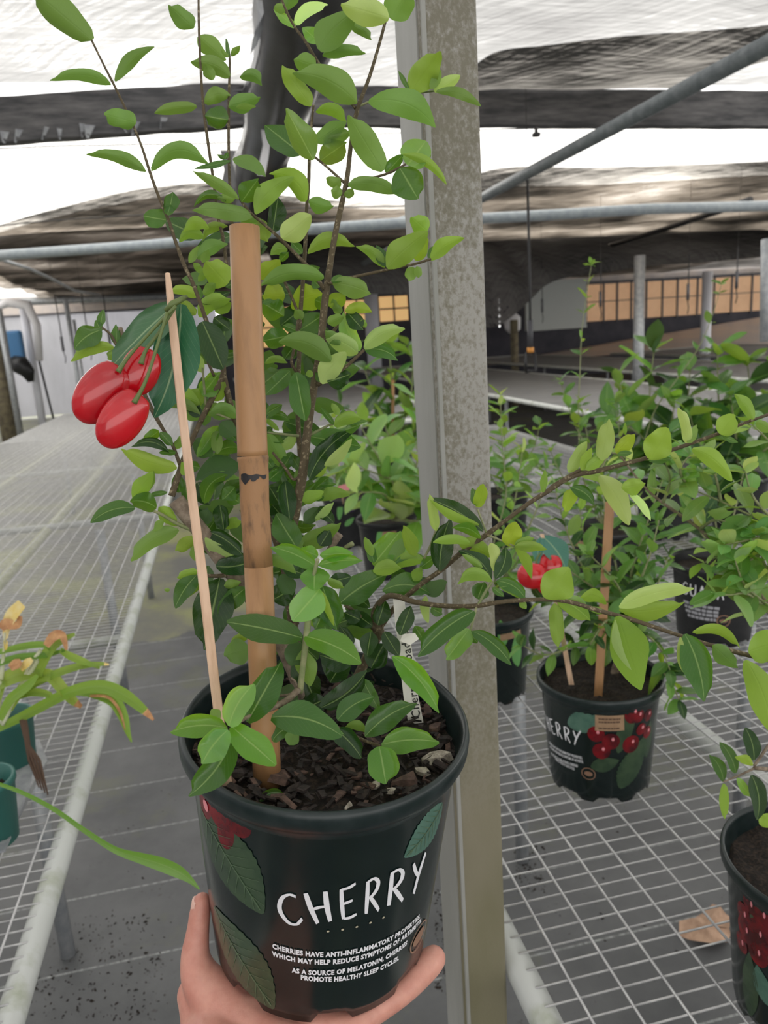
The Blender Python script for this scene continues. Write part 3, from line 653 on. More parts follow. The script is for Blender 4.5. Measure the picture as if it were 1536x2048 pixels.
# ------------------------------------------------------------------ pots and their print
PR, PH = .0925, .17166
class Pot:
    """frame of a pot: c = centre of the rim plane, a = unit axis pointing down"""
    def __init__(s, c, a, face=None):
        s.c = np.array(c, float); s.a = _n(np.array(a, float)); f = (CAM-s.c) if face is None else np.array(face, float)
        s.u = _n(f-s.a*f.dot(s.a)); s.v = np.cross(s.u, s.a)      # u faces the viewer, v to the viewer's right
        if s.v.dot(R[:, 0]) < 0: s.v = -s.v
    def r(s, h): return .08646+(.0744-.08646)*(h-.015)/(PH-.015)
    def pt(s, th, h, off=0, r=None):
        q = (s.r(h) if r is None else r)+off; return s.c+s.a*h+q*(s.u*math.cos(th)+s.v*math.sin(th))
    def disc(s, x, y, h=0): return s.c+s.a*h+s.v*x+s.u*y
    def uv(s, x, y):
        rr = ray(x, y); d = _n(rr); oc = CAM-s.c; best = None; D0 = np.linalg.norm(oc)
        t = D0-.14
        for i in range(700):
            p = CAM+d*t-s.c; h = p.dot(s.a); q = p-s.a*h
            if np.linalg.norm(q) <= s.r(h): break
            t += .0004
        return math.atan2(q.dot(s.v), q.dot(s.u)), h
    def soil(s, x, y, h):
        rr = ray(x, y); q = s.c+s.a*h; return CAM+rr*((q-CAM).dot(s.a)/rr.dot(s.a))
PROFILE = [(.0738, .150), (.0830, .030), (.0842, .018), (.0868, .012), (.0872, .006), (.0888, .0012), (.0908, 0), (.0924, .0016), (.0931, .005), (.0928, .011), (.0912, .0148), (.0888, .0165), (.0872, .0185), (.0866, .022)]
def build_pot(t, pot, m='pot', mrim='rim', n=88):
    def lathe(prof, name, mm, parent, closed=False, skip=None):
        V = [pot.pt(2*math.pi*j/n, h, 0, r) for r, h in prof for j in range(n)]; Fc = []
        for i in range(len(prof)-1):
            for j in range(n):
                if skip and skip(i, j): continue
                Fc.append((i*n+j, (i+1)*n+j, (i+1)*n+(j+1) % n, i*n+(j+1) % n))
        return V, Fc
    V, Fc = lathe(PROFILE[:5]+PROFILE[5:], 'rim', mrim, t)
    rim = obj('rim', V, Fc, mrim, t)
    b = MB()
    for h in (.034, .041, .048): 
        b.add(*tube_geo([pot.pt(2*math.pi*j/48, h, -.0018-(h-.03)*.05) for j in range(49)], .0011, 5, False))
    b.out('inner_ribs', mrim, rim)
    body = [(.0866, .022)]+[(pot.r(h), h) for h in (.03, .06, .09, .12, .145, .158, .163)]
    V, Fc = lathe(body, 'body', m, t); k = len(V)
    sk = lambda j: (j*8//n*n//8 <= j < j*8//n*n//8+4)      # drain notches round the foot
    for j in range(n): V.append(pot.pt(2*math.pi*j/n, PH if not sk(j) else .1635, 0, pot.r(PH)-.0004))
    for j in range(n): V.append(pot.pt(2*math.pi*j/n, PH if not sk(j) else .1635, 0, pot.r(PH)-.003))
    for j in range(n): V.append(pot.pt(2*math.pi*j/n, .160, 0, .070))
    top = (len(body)-1)*n
    for j in range(n):
        q = (j+1) % n; Fc += [(top+j, k+j, k+q, top+q), (k+j, k+n+j, k+n+q, k+q), (k+n+j, k+2*n+j, k+2*n+q, k+n+q)]
    Fc.append(tuple(k+2*n+j for j in range(n)))
    bo = obj('pot_body', V, Fc, m, t); return bo, rim
def build_soil(t, pot, h=.02, m='soil', amp=.005, seed=1):
    V = []; Fc = []; nr, na = 14, 48
    for i in range(nr+1):
        for j in range(na):
            r = .0858*i/nr; a = 2*math.pi*j/na; x, y = r*math.cos(a), r*math.sin(a)
            V.append(pot.disc(x, y, h+amp*mnoise.noise(Vector((x*60, y*60, seed)))+amp*.8*mnoise.noise(Vector((x*170, y*170, seed)))))
    for i in range(nr):
        for j in range(na): q = (j+1) % na; Fc.append((i*na+j, (i+1)*na+j, (i+1)*na+q, i*na+q))
    return obj('soil', V, Fc, m, t)
def print_leaf(parent, pot, p0, p1, wd, m, off=.0004, ser=0., name='printed_leaf', bend=0., vein=True):
    """flat printed leaf on the pot wall: p0, p1 = (angle, height); wd = full width in metres"""
    r0 = pot.r((p0[1]+p1[1])/2); a = np.array([p0[0]*r0, p0[1]]); b = np.array([p1[0]*r0, p1[1]]); d = b-a; ln = np.linalg.norm(d); nrm = np.array([-d[1], d[0]])/ln
    rows, cols = 26, 8; V = []; Fc = []
    for i in range(rows+1):
        t = i/rows; f = math.sin(math.pi*min(1, .02+.97*t**.85))**.85; sr = 1+ser*((i % 2)*2-1)
        for j in range(cols+1):
            v = 2*j/cols-1; e = v*wd/2*f*(sr if abs(v) > .9 else 1); q = a+d*t+nrm*(e+bend*ln*4*t*(1-t))
            V.append(pot.pt(q[0]/r0, q[1], off))
    for i in range(rows):
        for j in range(cols): k = i*(cols+1)+j; Fc.append((k, k+1, k+cols+2, k+cols+1))
    o = obj(name, V, Fc, m, parent)
    return o
def print_veins(parent, pot, p0, p1, wd, off=.0007, bend=0.):
    r0 = pot.r((p0[1]+p1[1])/2); a = np.array([p0[0]*r0, p0[1]]); b = np.array([p1[0]*r0, p1[1]]); d = b-a; ln = np.linalg.norm(d); nrm = np.array([-d[1], d[0]])/ln; mb = MB()
    def seg(q0, q1, w0, w1, k=6):
        V = []; dd = (q1-q0); nn = np.array([-dd[1], dd[0]])/np.linalg.norm(dd)
        for i in range(k+1):
            t = i/k; q = q0+dd*t; ww = w0+(w1-w0)*t; V += [pot.pt((q+nn*ww)[0]/r0, (q+nn*ww)[1], off), pot.pt((q-nn*ww)[0]/r0, (q-nn*ww)[1], off)]
        mb.add(V, [(2*i, 2*i+1, 2*i+3, 2*i+2) for i in range(k)])
    cen = lambda t: a+d*t+nrm*bend*ln*4*t*(1-t)
    for i in range(10): seg(cen(i/10*.96), cen((i+1)/10*.96), .0006, .0005, 2)
    for t in np.arange(.12, .85, .1):
        for sg in (-1, 1): 
            f = math.sin(math.pi*(t+.1)**.85)**.85; seg(cen(t), cen(t+.12)+nrm*sg*wd*.42*f, .0003, .0001, 4)
    mb.out('printed_veins', 'printvein', parent)
def print_disc(parent, pot, th, h, rx, rh, m, off=.0005, n=22, name='printed_cherry', rot=0):
    r0 = pot.r(h); V = [pot.pt(th, h, off)]; Fc = []
    for ring in (.5, 1):
        for j in range(n):
            a = 2*math.pi*j/n; x, y = rx*ring*math.cos(a), rh*ring*math.sin(a)
            x, y = x*math.cos(rot)-y*math.sin(rot), x*math.sin(rot)+y*math.cos(rot); V.append(pot.pt(th+x/r0, h+y, off))
    for j in range(n): q = (j+1) % n; Fc += [(0, 1+j, 1+q), (1+j, 1+n+j, 1+n+q, 1+q)]
    return obj(name, V, Fc, m, parent)
def print_ring(parent, pot, th, h, r, wd, m, off=.0006, n=28):
    r0 = pot.r(h); V = []; Fc = []
    for j in range(n):
        a = 2*math.pi*j/n
        for q in (r-wd/2, r+wd/2): V.append(pot.pt(th+q*math.cos(a)/r0, h+q*math.sin(a), off))
    for j in range(n): q = (j+1) % n; Fc.append((2*j, 2*j+1, 2*q+1, 2*q))
    return obj('seal_ring', V, Fc, m, parent)
GL = {'C': [[(.95, .92), (.7, 1.0), (.35, .9), (.08, .62), (.05, .35), (.25, .08), (.6, .02), (.95, .2)]],
      'H': [[(.1, 1.0), (.16, .5), (.3, .0)], [(.82, 1.0), (.8, .5), (.85, .02)], [(.18, .47), (.5, .52), (.8, .52)]],
      'E': [[(.15, .98), (.14, .5), (.17, .02)], [(.15, .97), (.5, .97), (.85, 1.04)], [(.15, .5), (.4, .52), (.68, .55)], [(.17, .03), (.5, .02), (.86, .08)]],
      'R': [[(.18, .98), (.15, .5), (.1, .0)], [(.18, .96), (.5, 1.0), (.72, .86), (.66, .66), (.4, .5), (.17, .46)], [(.3, .48), (.55, .25), (.82, -.02)]],
      'Y': [[(.05, .98), (.22, .72), (.42, .52)], [(.9, 1.12), (.62, .75), (.42, .45), (.2, .0)]],
      'G': [[(.9, .88), (.6, 1.0), (.25, .85), (.08, .5), (.2, .12), (.55, .0), (.85, .15), (.86, .45), (.55, .45)]],
      'U': [[(.12, 1.0), (.1, .4), (.25, .05), (.6, .03), (.8, .3), (.85, 1.0)]],
      'A': [[(.05, .0), (.3, .6), (.48, 1.0)], [(.48, 1.0), (.7, .5), (.92, .0)], [(.2, .35), (.5, .38), (.8, .36)]],
      'V': [[(.05, 1.0), (.28, .45), (.48, .0)], [(.92, 1.02), (.7, .5), (.48, .0)]]}
def print_word(parent, pot, word, fn, name, m='white', sw=.09):
    """brush lettering, one mesh per letter; fn(i + gx, gy) maps letter units to (angle, height)"""
    for i, ch in enumerate(word):
        mb = MB()
        for st in GL[ch]:
            q = spline(st, 5); V = []; k = len(q)
            for j in range(k):
                d = q[min(j+1, k-1)]-q[max(j-1, 0)]; d = d/np.linalg.norm(d); nn = np.array([-d[1]*1.0, d[0]])
                ww = sw*(.38+.62*abs(d[1])**1.3)*(.85+.3*math.sin(math.pi*j/(k-1)))
                for s in (1, -1): e = q[j]+nn*ww*s*.9; V.append(pot.pt(*fn(i+e[0]*.78, e[1]), .0006))
            mb.add(V, [(2*j, 2*j+1, 2*j+3, 2*j+2) for j in range(k-1)])
        mb.out(name, m, parent, smooth=False)
def text_mesh(body, size=1.0, bold=.02, spacing=1.1, align='LEFT'):
    cu = bpy.data.curves.new('print', 'FONT'); cu.body = body; cu.size = size; cu.offset = bold*size; cu.space_character = spacing; cu.resolution_u = 2
    cu.align_x = align
    o = bpy.data.objects.new('print', cu); COL.objects.link(o); bpy.context.view_layer.update()
    me = bpy.data.meshes.new_from_object(o.evaluated_get(bpy.context.evaluated_depsgraph_get()))
    V = np.array([tuple(v.co) for v in me.vertices]); Fc = [tuple(p.vertices) for p in me.polygons]
    bpy.data.objects.remove(o); bpy.data.curves.remove(cu); bpy.data.meshes.remove(me); return V, Fc
def print_bars(parent, pot, p0, p1, hh, seed, m='greyprint', off=.0006, name='printed_line'):
    """a line of print too small to read: a row of word-long strips"""
    r = random.Random(seed); t = 0; mb = MB()
    while t < .97:
        w_ = min(r.uniform(.08, .2), 1-t); V = []
        for k in range(5):
            q = t+w_*k/4; a = [p0[i]+(p1[i]-p0[i])*q for i in (0, 1)]; V += [pot.pt(a[0], a[1]-hh, off), pot.pt(a[0], a[1], off)]
        mb.add(V, [(2*k, 2*k+1, 2*k+3, 2*k+2) for k in range(4)]); t += w_+.025
    return mb.out(name, m, parent, smooth=False)
def print_text(parent, pot, body, p0, p1, hh, name='printed_line', m='white', bold=.025, off=.0006):
    """one line of small print from (angle, height) p0 to p1 along its baseline, cap height hh"""
    V, Fc = text_mesh(body, 1.0, bold); x0, x1 = V[:, 0].min(), V[:, 0].max(); capy = .7
    W = [pot.pt(p0[0]+(p1[0]-p0[0])*(v[0]-x0)/(x1-x0), p0[1]+(p1[1]-p0[1])*(v[0]-x0)/(x1-x0)-v[1]/capy*hh, off) for v in V]
    return obj(name, W, Fc, m, parent, smooth=False)
CH1 = ['CHERRIES HAVE ANTI-INFLAMMATORY PROPERTIES,', 'WHICH MAY HELP REDUCE SYMPTOMS OF ARTHRITIS.', 'AS A SOURCE OF MELATONIN, CHERRIES', 'PROMOTE HEALTHY SLEEP CYCLES.']
# ------------------------------------------------------------------ the potted cherry held up in front
pc = CAM+R @ np.array([-.03754169, .13265908, .48700951]); pa = R @ _n(np.array([-.04522527, 1, .31516104]))
MP = Pot(pc, pa)
main = thing('potted_cherry', 'large leafy cherry plant in the dark green CHERRY pot held up by the hand', 'potted plant', MP.pt(0, PH, 0, 0))
mbody, mrim = build_pot(main, MP); msoil = build_soil(main, MP)
# word CHERRY: baseline and cap line taken from the pot wall
BL = [MP.uv(*p) for p in ((570, 1848), (622, 1846), (680, 1838), (728, 1827), (772, 1811), (820, 1790), (852, 1765))]
TL = [MP.uv(*p) for p in ((548, 1788), (606, 1785), (676, 1777), (728, 1762), (776, 1744), (824, 1726), (858, 1705))]
def wordmap(BLm, TLm):
    def fn(gx, gy):
        x = max(0, min(len(BLm)-1.001, gx)); i = int(x); t = gx-i
        b = [BLm[i][k]+(BLm[i+1][k]-BLm[i][k])*t for k in (0, 1)]; c = [TLm[i][k]+(TLm[i+1][k]-TLm[i][k])*t for k in (0, 1)]
        return b[0]+(c[0]-b[0])*gy, b[1]+(c[1]-b[1])*gy
    return fn
print_word(mbody, MP, 'CHERRY', wordmap(BL, TL), 'letter', sw=.105)
for x, y in ((656, 1861), (685, 1858), (713, 1852), (740, 1844), (766, 1834)):
    th, h = MP.uv(x, y); print_disc(mbody, MP, th, h, .0009, .0008, 'dots', name='printed_dot', n=6)
for s_, a, b_ in ((CH1[0], (546, 1894), (838, 1834)), (CH1[1], (545, 1909), (841, 1842)), (CH1[2], (584, 1942), (812, 1888)), (CH1[3], (602, 1957), (796, 1918))):
    mid = None; print_text(mbody, MP, s_, MP.uv(*a), MP.uv(*b_), .0038, bold=.05)
def ml(a, b, w_, m, **k):
    p0, p1 = MP.uv(*a), MP.uv(*b); o = print_leaf(mbody, MP, p0, p1, w_, m, **k); print_veins(o, MP, p0, p1, w_*.9, bend=k.get('bend', 0)); return o
ml((404, 1614), (527, 1826), .049, 'printleaf', ser=.025, bend=-.06)
ml((430, 1812), (548, 2016), .046, 'printleaf', ser=.03, bend=-.05)
ml((884, 1606), (808, 1714), .030, 'printleafblue', ser=.04, bend=-.04)
for (x, y), rx, rh in (((412, 1606), .008, .012), ((440, 1634), .012, .009), ((478, 1646), .009, .010), ((452, 1668), .007, .012), ((886, 1690), .006, .014)):
    th, h = MP.uv(x, y); print_disc(mbody, MP, th, max(h, .021), rx, rh, 'printcherry', rot=.3)
th, h = MP.uv(414, 1610); print_disc(mbody, MP, th, h, .003, .004, 'printpink', off=.0009, name='printed_highlight')
th, h = MP.uv(837, 1872); print_ring(mbody, MP, th, h, .0105, .0012, 'seal'); print_disc(mbody, MP, th, h, .0078, .0055, 'seal', name='seal_centre')
# bark chips: the big ones singly, the crumbs as one mass
def chip(parent, x, y, sz, m, h=.016, name='bark_chip', ar=.6, rot=None):
    p = MP.soil(x, y, h); r = random.Random(int(x*7+y)); a = r.uniform(0, 3) if rot is None else rot; V = []; k = 7
    e1 = MP.u*math.cos(a)+MP.v*math.sin(a); e2 = np.cross(e1, MP.a); up = -MP.a*.8+MP.u*r.uniform(-.3, .5)+MP.v*r.uniform(-.3, .3); up = _n(up); e1 = _n(e1-up*e1.dot(up)); e2 = np.cross(up, e1)
    for lay, th in ((-.12, 1.0), (.12, .92)):
        for j in range(k): q = 2*math.pi*j/k; rr = sz*(.5+.13*math.sin(j*2.3+x)); V.append(p+e1*rr*math.cos(q)*th+e2*rr*ar*math.sin(q)*th+up*(lay*sz+.05*sz*math.sin(j*1.7)))
    Fc = [tuple(range(k-1, -1, -1)), tuple(range(k, 2*k))]+[(j, (j+1) % k, k+(j+1) % k, k+j) for j in range(k)]
    return obj(name, V, Fc, m, msoil, smooth=False)
for x, y, s, m in ((562, 1555, .017, 'chip'), (810, 1562, .015, 'chip'), (870, 1518, .019, 'chippale'), (843, 1542, .009, 'chippale'), (752, 1570, .007, 'chippale'), (782, 1582, .007, 'chippale'),
                   (590, 1578, .010, 'chipdark'), (725, 1590, .009, 'chipdark'), (698, 1545, .008, 'chip'), (715, 1553, .007, 'chip'), (695, 1576, .009, 'chipdark'), (712, 1577, .005, 'chip'), (870, 1455, .010, 'chip'),
                   (855, 1420, .010, 'chip'), (768, 1340, .012, 'chippale'), (795, 1360, .012, 'chip'), (480, 1548, .012, 'chipdark'), (472, 1520, .010, 'chip'), (890, 1480, .012, 'chipdark'), (697, 1612, .005, 'chippale')):
    chip(msoil, x, y, s*1.15, m)
mb1, mb2 = MB(), MB(); r = random.Random(5)
for i in range(620):
    a, q = r.uniform(0, 6.283), .084*math.sqrt(r.random()); p = MP.disc(q*math.cos(a), q*math.sin(a), .017-r.uniform(0, .004)); s = r.uniform(.0015, .006); al = r.uniform(0, 3.14)
    e1 = MP.u*math.cos(al)+MP.v*math.sin(al)+MP.a*r.uniform(-.5, .5); e1 = _n(e1); e2 = _n(np.cross(e1, MP.a)); up = np.cross(e2, e1); w_ = s*r.uniform(.15, .5)
    V = [p-e1*s-e2*w_, p+e1*s-e2*w_*.6, p+e1*s*.8+e2*w_, p-e1*s*.9+e2*w_*.8]; V += [v+up*s*.25 for v in V]
    (mb1 if i % 7 else mb2).add(V, [(3, 2, 1, 0), (4, 5, 6, 7), (0, 1, 5, 4), (1, 2, 6, 5), (2, 3, 7, 6), (3, 0, 4, 7)])
mb1.out('dark_crumbs', 'chipdark', msoil, smooth=False, kind='stuff'); mb2.out('brown_crumbs', 'chip', msoil, smooth=False, kind='stuff')
# ------------------------------------------------------------------ its stems
def ms(pts, m='bark', name='stem', n=9, **k): return stem(name, pts, m, main, n, **k)
sd = .525
ms([(640, 1455, .53, 42), (612, 1400, .528, 34), (585, 1335, .525, 30), (555, 1275, .522, 30), (500, 1190, .515, 32), (460, 1140, .51, 33), (415, 1080, .505, 33), (375, 1030, .50, 34), (352, 1000, .497, 33)], 'oldbark', 'trunk', 12)
ms([(620, 1420, .53, 26), (600, 1340, .545, 22), (582, 1220, .54, 20), (575, 1110, .53, 20), (590, 1030, .525, 20), (605, 950, .515, 19), (615, 860, .51, 17), (630, 760, .505, 16), (640, 700, .50, 15), (650, 600, .495, 15), (660, 530, .49, 13), (670, 470, .487, 12), (685, 400, .485, 11), (695, 350, .483, 10), (703, 280, .48, 9), (715, 218, .478, 9), (740, 150, .475, 7), (770, 45, .47, 6), (778, -10, .468, 5)])
ms([(400, 845, .50, 10), (372, 905, .498, 11), (360, 940, .497, 12), (343, 992, .495, 14)])
ms([(400, 845, .50, 11), (425, 795, .50, 12), (447, 745, .50, 12), (432, 690, .498, 9), (412, 640, .495, 9), (400, 605, .492, 8), (385, 565, .49, 8), (368, 530, .487, 8), (350, 480, .485, 7), (337, 440, .483, 7), (318, 395, .48, 6), (300, 345, .478, 6), (284, 295, .476, 5), (268, 255, .474, 5), (245, 205, .472, 5), (228, 170, .47, 5), (205, 125, .468, 4), (183, 80, .465, 4)])
ms([(447, 750, .50, 12), (458, 800, .505, 13), (475, 860, .515, 14), (500, 960, .53, 15), (560, 1100, .54, 17), (590, 1250, .54, 18)])
ms([(480, 640, .52, 8), (468, 575, .515, 7), (455, 540, .512, 7), (445, 470, .508, 7), (435, 430, .505, 6), (428, 370, .50, 6), (418, 300, .497, 6), (408, 225, .493, 6), (402, 150, .49, 5), (398, 60, .487, 5), (397, -10, .485, 4)])
ms([(490, 600, .52, 8), (470, 500, .515, 7), (462, 420, .51, 7), (458, 330, .505, 6), (457, 250, .50, 6), (458, 180, .497, 5), (459, 110, .494, 4), (452, 78, .493, 3)])
ms([(648, 578, .492, 9), (622, 540, .488, 8), (595, 512, .485, 7), (565, 482, .482, 7), (530, 450, .478, 6), (500, 425, .475, 6), (478, 396, .473, 5)])
ms([(604, 960, .53, 10), (598, 880, .53, 10), (595, 800, .525, 9), (598, 720, .522, 9), (600, 640, .52, 9), (606, 560, .515, 8), (611, 480, .512, 8), (613, 420, .51, 7), (617, 370, .507, 7), (619, 310, .505, 7), (622, 260, .503, 6), (627, 210, .50, 5)])
ms([(600, 640, .52, 7), (588, 605, .517, 6), (572, 570, .515, 6), (562, 545, .513, 5)])
ms([(595, 745, .523, 8), (583, 725, .52, 6), (590, 690, .518, 6), (596, 640, .515, 5)])
ms([(712, 218, .478, 7), (680, 175, .474, 6), (645, 138, .47, 6), (610, 82, .466, 6), (588, 52, .463, 5), (572, 20, .46, 5), (560, -10, .458, 4)])
ms([(688, 365, .484, 6), (655, 335, .49, 5), (622, 308, .50, 5)])
ms([(655, 568, .492, 9), (690, 558, .488, 7), (735, 548, .483, 6), (790, 536, .478, 6), (830, 528, .475, 5), (862, 518, .472, 5)])
ms([(692, 372, .484, 7), (740, 357, .48, 5), (775, 347, .477, 5), (812, 328, .474, 4)])
ms([(712, 215, .478, 5), (770, 192, .478, 4), (830, 186, .478, 4), (868, 182, .477, 4)], 'greenstem')
ms([(635, 770, .503, 9), (660, 755, .50, 8), (690, 735, .497, 7), (728, 700, .493, 6)])
ms([(645, 690, .50, 8), (665, 665, .505, 7), (690, 630, .51, 6)])
ms([(620, 870, .512, 6), (655, 852, .51, 5), (668, 848, .508, 4), (700, 848, .506, 3)], 'greenstem')
ms([(598, 872, .52, 6), (560, 868, .52, 5), (535, 865, .52, 4)], 'greenstem')
ms([(612, 930, .513, 7), (590, 960, .517, 6), (570, 935, .52, 6), (545, 905, .522, 5)])
ms([(360, 930, .497, 8), (345, 890, .495, 7), (330, 865, .493, 7), (318, 845, .491, 8), (300, 812, .489, 9), (268, 745, .487, 7), (235, 694, .485, 6), (222, 670, .484, 5), (204, 655, .483, 4)])
ms([(268, 745, .487, 10), (256, 710, .489, 9), (240, 656, .49, 10)], 'oldbark')
ms([(395, 1062, .502, 10), (360, 1050, .497, 8), (325, 1030, .493, 7), (308, 1022, .49, 6)], 'greenstem')
ms([(458, 1150, .508, 10), (430, 1152, .504, 8), (395, 1150, .50, 7)])
ms([(412, 810, .50, 6), (408, 770, .498, 5), (405, 735, .495, 4)], 'greenstem')
ms([(428, 752, .50, 6), (415, 722, .502, 6), (402, 692, .504, 5)])
ms([(420, 825, .50, 6), (440, 830, .498, 5), (460, 838, .497, 4)], 'greenstem')
# thin branches at the foot and the two long ones to the right
ms([(620, 1430, .525, 18), (605, 1400, .50, 15), (598, 1380, .44, 14), (575, 1400, .428, 13), (540, 1418, .418, 11), (500, 1432, .408, 9), (462, 1452, .40, 7)], 'oldbark', 'branch')
ms([(600, 1384, .438, 13), (606, 1330, .434, 12), (612, 1280, .43, 14), (617, 1230, .428, 12), (622, 1180, .425, 9), (630, 1140, .422, 8), (636, 1118, .42, 7)], 'greenstem', 'branch')
ms([(598, 1384, .438, 7), (575, 1390, .436, 6), (552, 1392, .434, 5)], 'oldbark', 'cut_twig'); ms([(596, 1376, .438, 5), (590, 1362, .437, 4), (582, 1356, .436, 4)], 'oldbark', 'cut_twig')
ms([(655, 1110, .51, 14), (668, 1085, .508, 15), (680, 1068, .507, 15)], 'oldbark', 'cut_twig'); ms([(690, 1095, .51, 7), (700, 1090, .508, 10), (706, 1087, .507, 10)], 'greenstem', 'bud_twig')
ms([(635, 1450, .53, 20), (700, 1380, .535, 20), (745, 1290, .53, 20), (757, 1262, .525, 24), (748, 1225, .52, 13), (770, 1195, .51, 12), (795, 1193, .50, 12), (830, 1204, .49, 11), (890, 1212, .478, 10), (950, 1212, .468, 10), (1010, 1203, .46, 9), (1090, 1199, .452, 9), (1140, 1204, .447, 9), (1200, 1222, .442, 9), (1260, 1238, .438, 9), (1350, 1268, .432, 8), (1420, 1290, .428, 9), (1480, 1306, .424, 10), (1560, 1326, .42, 9)], 'bark', 'branch')
ms([(757, 1262, .525, 16), (740, 1250, .52, 10), (715, 1228, .515, 8), (690, 1210, .51, 8)], 'bark', 'branch')
ms([(757, 1258, .525, 14), (790, 1215, .515, 11), (840, 1170, .50, 10), (880, 1142, .49, 10), (920, 1108, .482, 11), (950, 1085, .477, 10), (975, 1068, .473, 11), (1010, 1042, .468, 9), (1060, 1005, .462, 9), (1095, 983, .458, 10), (1130, 960, .455, 10), (1160, 948, .452, 10), (1190, 943, .45, 10), (1240, 930, .447, 9), (1300, 914, .443, 8), (1370, 891, .438, 8), (1440, 866, .433, 7), (1500, 842, .43, 6), (1560, 822, .427, 6)], 'bark', 'branch')
ms([(1090, 985, .459, 5), (1110, 968, .457, 6), (1150, 945, .452, 6), (1165, 938, .45, 5)], 'bark', 'twig')
ms([(974, 1068, .473, 5), (965, 1045, .471, 4), (955, 1018, .469, 4)], 'greenstem', 'twig'); ms([(975, 1070, .473, 6), (1000, 1080, .47, 4), (1028, 1092, .467, 4)], 'greenstem', 'twig')
ms([(848, 1117, .50, 5), (862, 1090, .497, 6), (872, 1062, .494, 7)], 'greenstem', 'twig'); ms([(955, 1212, .467, 6), (970, 1185, .465, 6), (985, 1162, .463, 6)], 'greenstem', 'twig')
ms([(953, 1214, .467, 6), (945, 1245, .465, 5), (940, 1262, .464, 5)], 'greenstem', 'twig')
ms([(650, 1445, .51, 9), (690, 1463, .48, 8), (730, 1482, .465, 7), (760, 1492, .46, 6)], 'bark', 'branch')
ms([(1262, 920, .447, 0), (1222, 905, .447, 4), (1212, 918, .448, 5), (1200, 940, .45, 6)], 'greenstem', 'twig')
# ------------------------------------------------------------------ leaves of the held plant, one by one
# (base x, base y, tip x, tip y, width, face, bend) in picture pixels, at the depth of the twig that carries them
def leaves(d, data, parent=None, m='leaf', **k):
    for i, e in enumerate(data):
        bx, by, tx, ty, w_, fl = e[:6]; bd = e[6] if len(e) > 6 else 0.; dz = e[7] if len(e) > 7 else rnd.uniform(-.006, .006)
        leaf(parent or main, bx, by, tx, ty, w_, (d(bx, by) if callable(d) else d)+dz, fl, bd, m, **k)
up_l = lambda x, y: .465+(y/900)*.03
leaves(up_l, [(185, 80, 62, -22, 60, 'u'), (222, 168, 100, 160, 28, 'u', .12), (230, 162, 308, 93, 28, 'u', .1), (272, 246, 208, 228, 42, 'u'), (292, 342, 173, 308, 26, 'u', .1),
 (302, 337, 416, 326, 40, 'u', .28), (338, 425, 346, 384, 32, 't'), (332, 440, 287, 432, 40, 't'), (335, 430, 341, 409, 20, 'ty')])
leaves(.49, [(388, 56, 337, 10, 42, 'u'), (397, 72, 452, 120, 38, 'u'), (460, 152, 382, 123, 36, 'u', .12), (425, 160, 410, 128, 22, 'ub'), (458, 115, 452, 77, 8, 't'), (462, 112, 480, 91, 14, 'u'),
 (456, 115, 443, 99, 9, 'u'), (480, 153, 524, 171, 30, 'u', .3), (409, 206, 462, 192, 34, 'u', .2), (457, 214, 521, 194, 38, 'u'), (393, 213, 309, 226, 26, 'u', .05), (456, 240, 410, 232, 50, 'u'),
 (472, 214, 512, 213, 12, 'u'), (452, 318, 434, 309, 8, 'tp'), (450, 318, 456, 305, 10, 'tp'), (462, 322, 389, 338, 13, 't'), (466, 318, 531, 353, 27, 't', .12)])
leaves(.468, [(592, 56, 547, 18, 18, 'tp'), (590, 50, 656, 10, 30, 'tp', .15), (568, 18, 592, -22, 34, 'u'), (548, 14, 575, 20, 20, 'u'), (638, 100, 708, 25, 62, 'u', .08, -.012), (640, 85, 605, 55, 30, 'tp'),
 (645, 110, 731, 106, 32, 'u', .1), (700, 48, 743, 80, 26, 'u', .1), (778, 36, 682, 8, 58, 'up', 0, -.03), (782, 38, 818, -18, 62, 'u', 0, -.02), (632, 132, 588, 118, 40, 'u'), (714, 206, 585, 146, 62, 'u', .12, -.012),
 (622, 212, 564, 131, 40, 'ub'), (737, 203, 871, 254, 60, 'u', .16, -.012), (822, 184, 880, 102, 58, 'ub'), (818, 180, 797, 142, 10, 'tp'), (862, 178, 882, 140, 20, 'ub'), (868, 182, 920, 150, 26, 'up'),
 (873, 182, 962, 212, 22, 'u', .1)])
leaves(.49, [(632, 222, 693, 244, 28, 'ub', .22), (626, 320, 572, 217, 50, 'up', 0, -.02), (602, 308, 530, 250, 54, 't', 0, 0), (630, 284, 692, 244, 36, 'u'), (648, 282, 704, 263, 28, 'u'), (766, 342, 697, 230, 52, 'u', 0, -.012),
 (640, 322, 694, 284, 46, 'up'), (478, 398, 386, 342, 24, 'u', .03, -.02), (483, 404, 517, 357, 44, 'u', 0, -.02), (510, 427, 588, 354, 42, 'ub', .12, -.022), (612, 403, 538, 348, 46, 'ub', .22, -.012),
 (505, 434, 384, 420, 38, 'u', .06, -.02), (452, 402, 388, 414, 18, 'u', .3), (470, 398, 435, 395, 20, 'ub'), (545, 466, 556, 394, 40, 'td'), (565, 478, 622, 430, 50, 'up', 0, -.02), (617, 402, 668, 412, 32, 'u', -.1)])
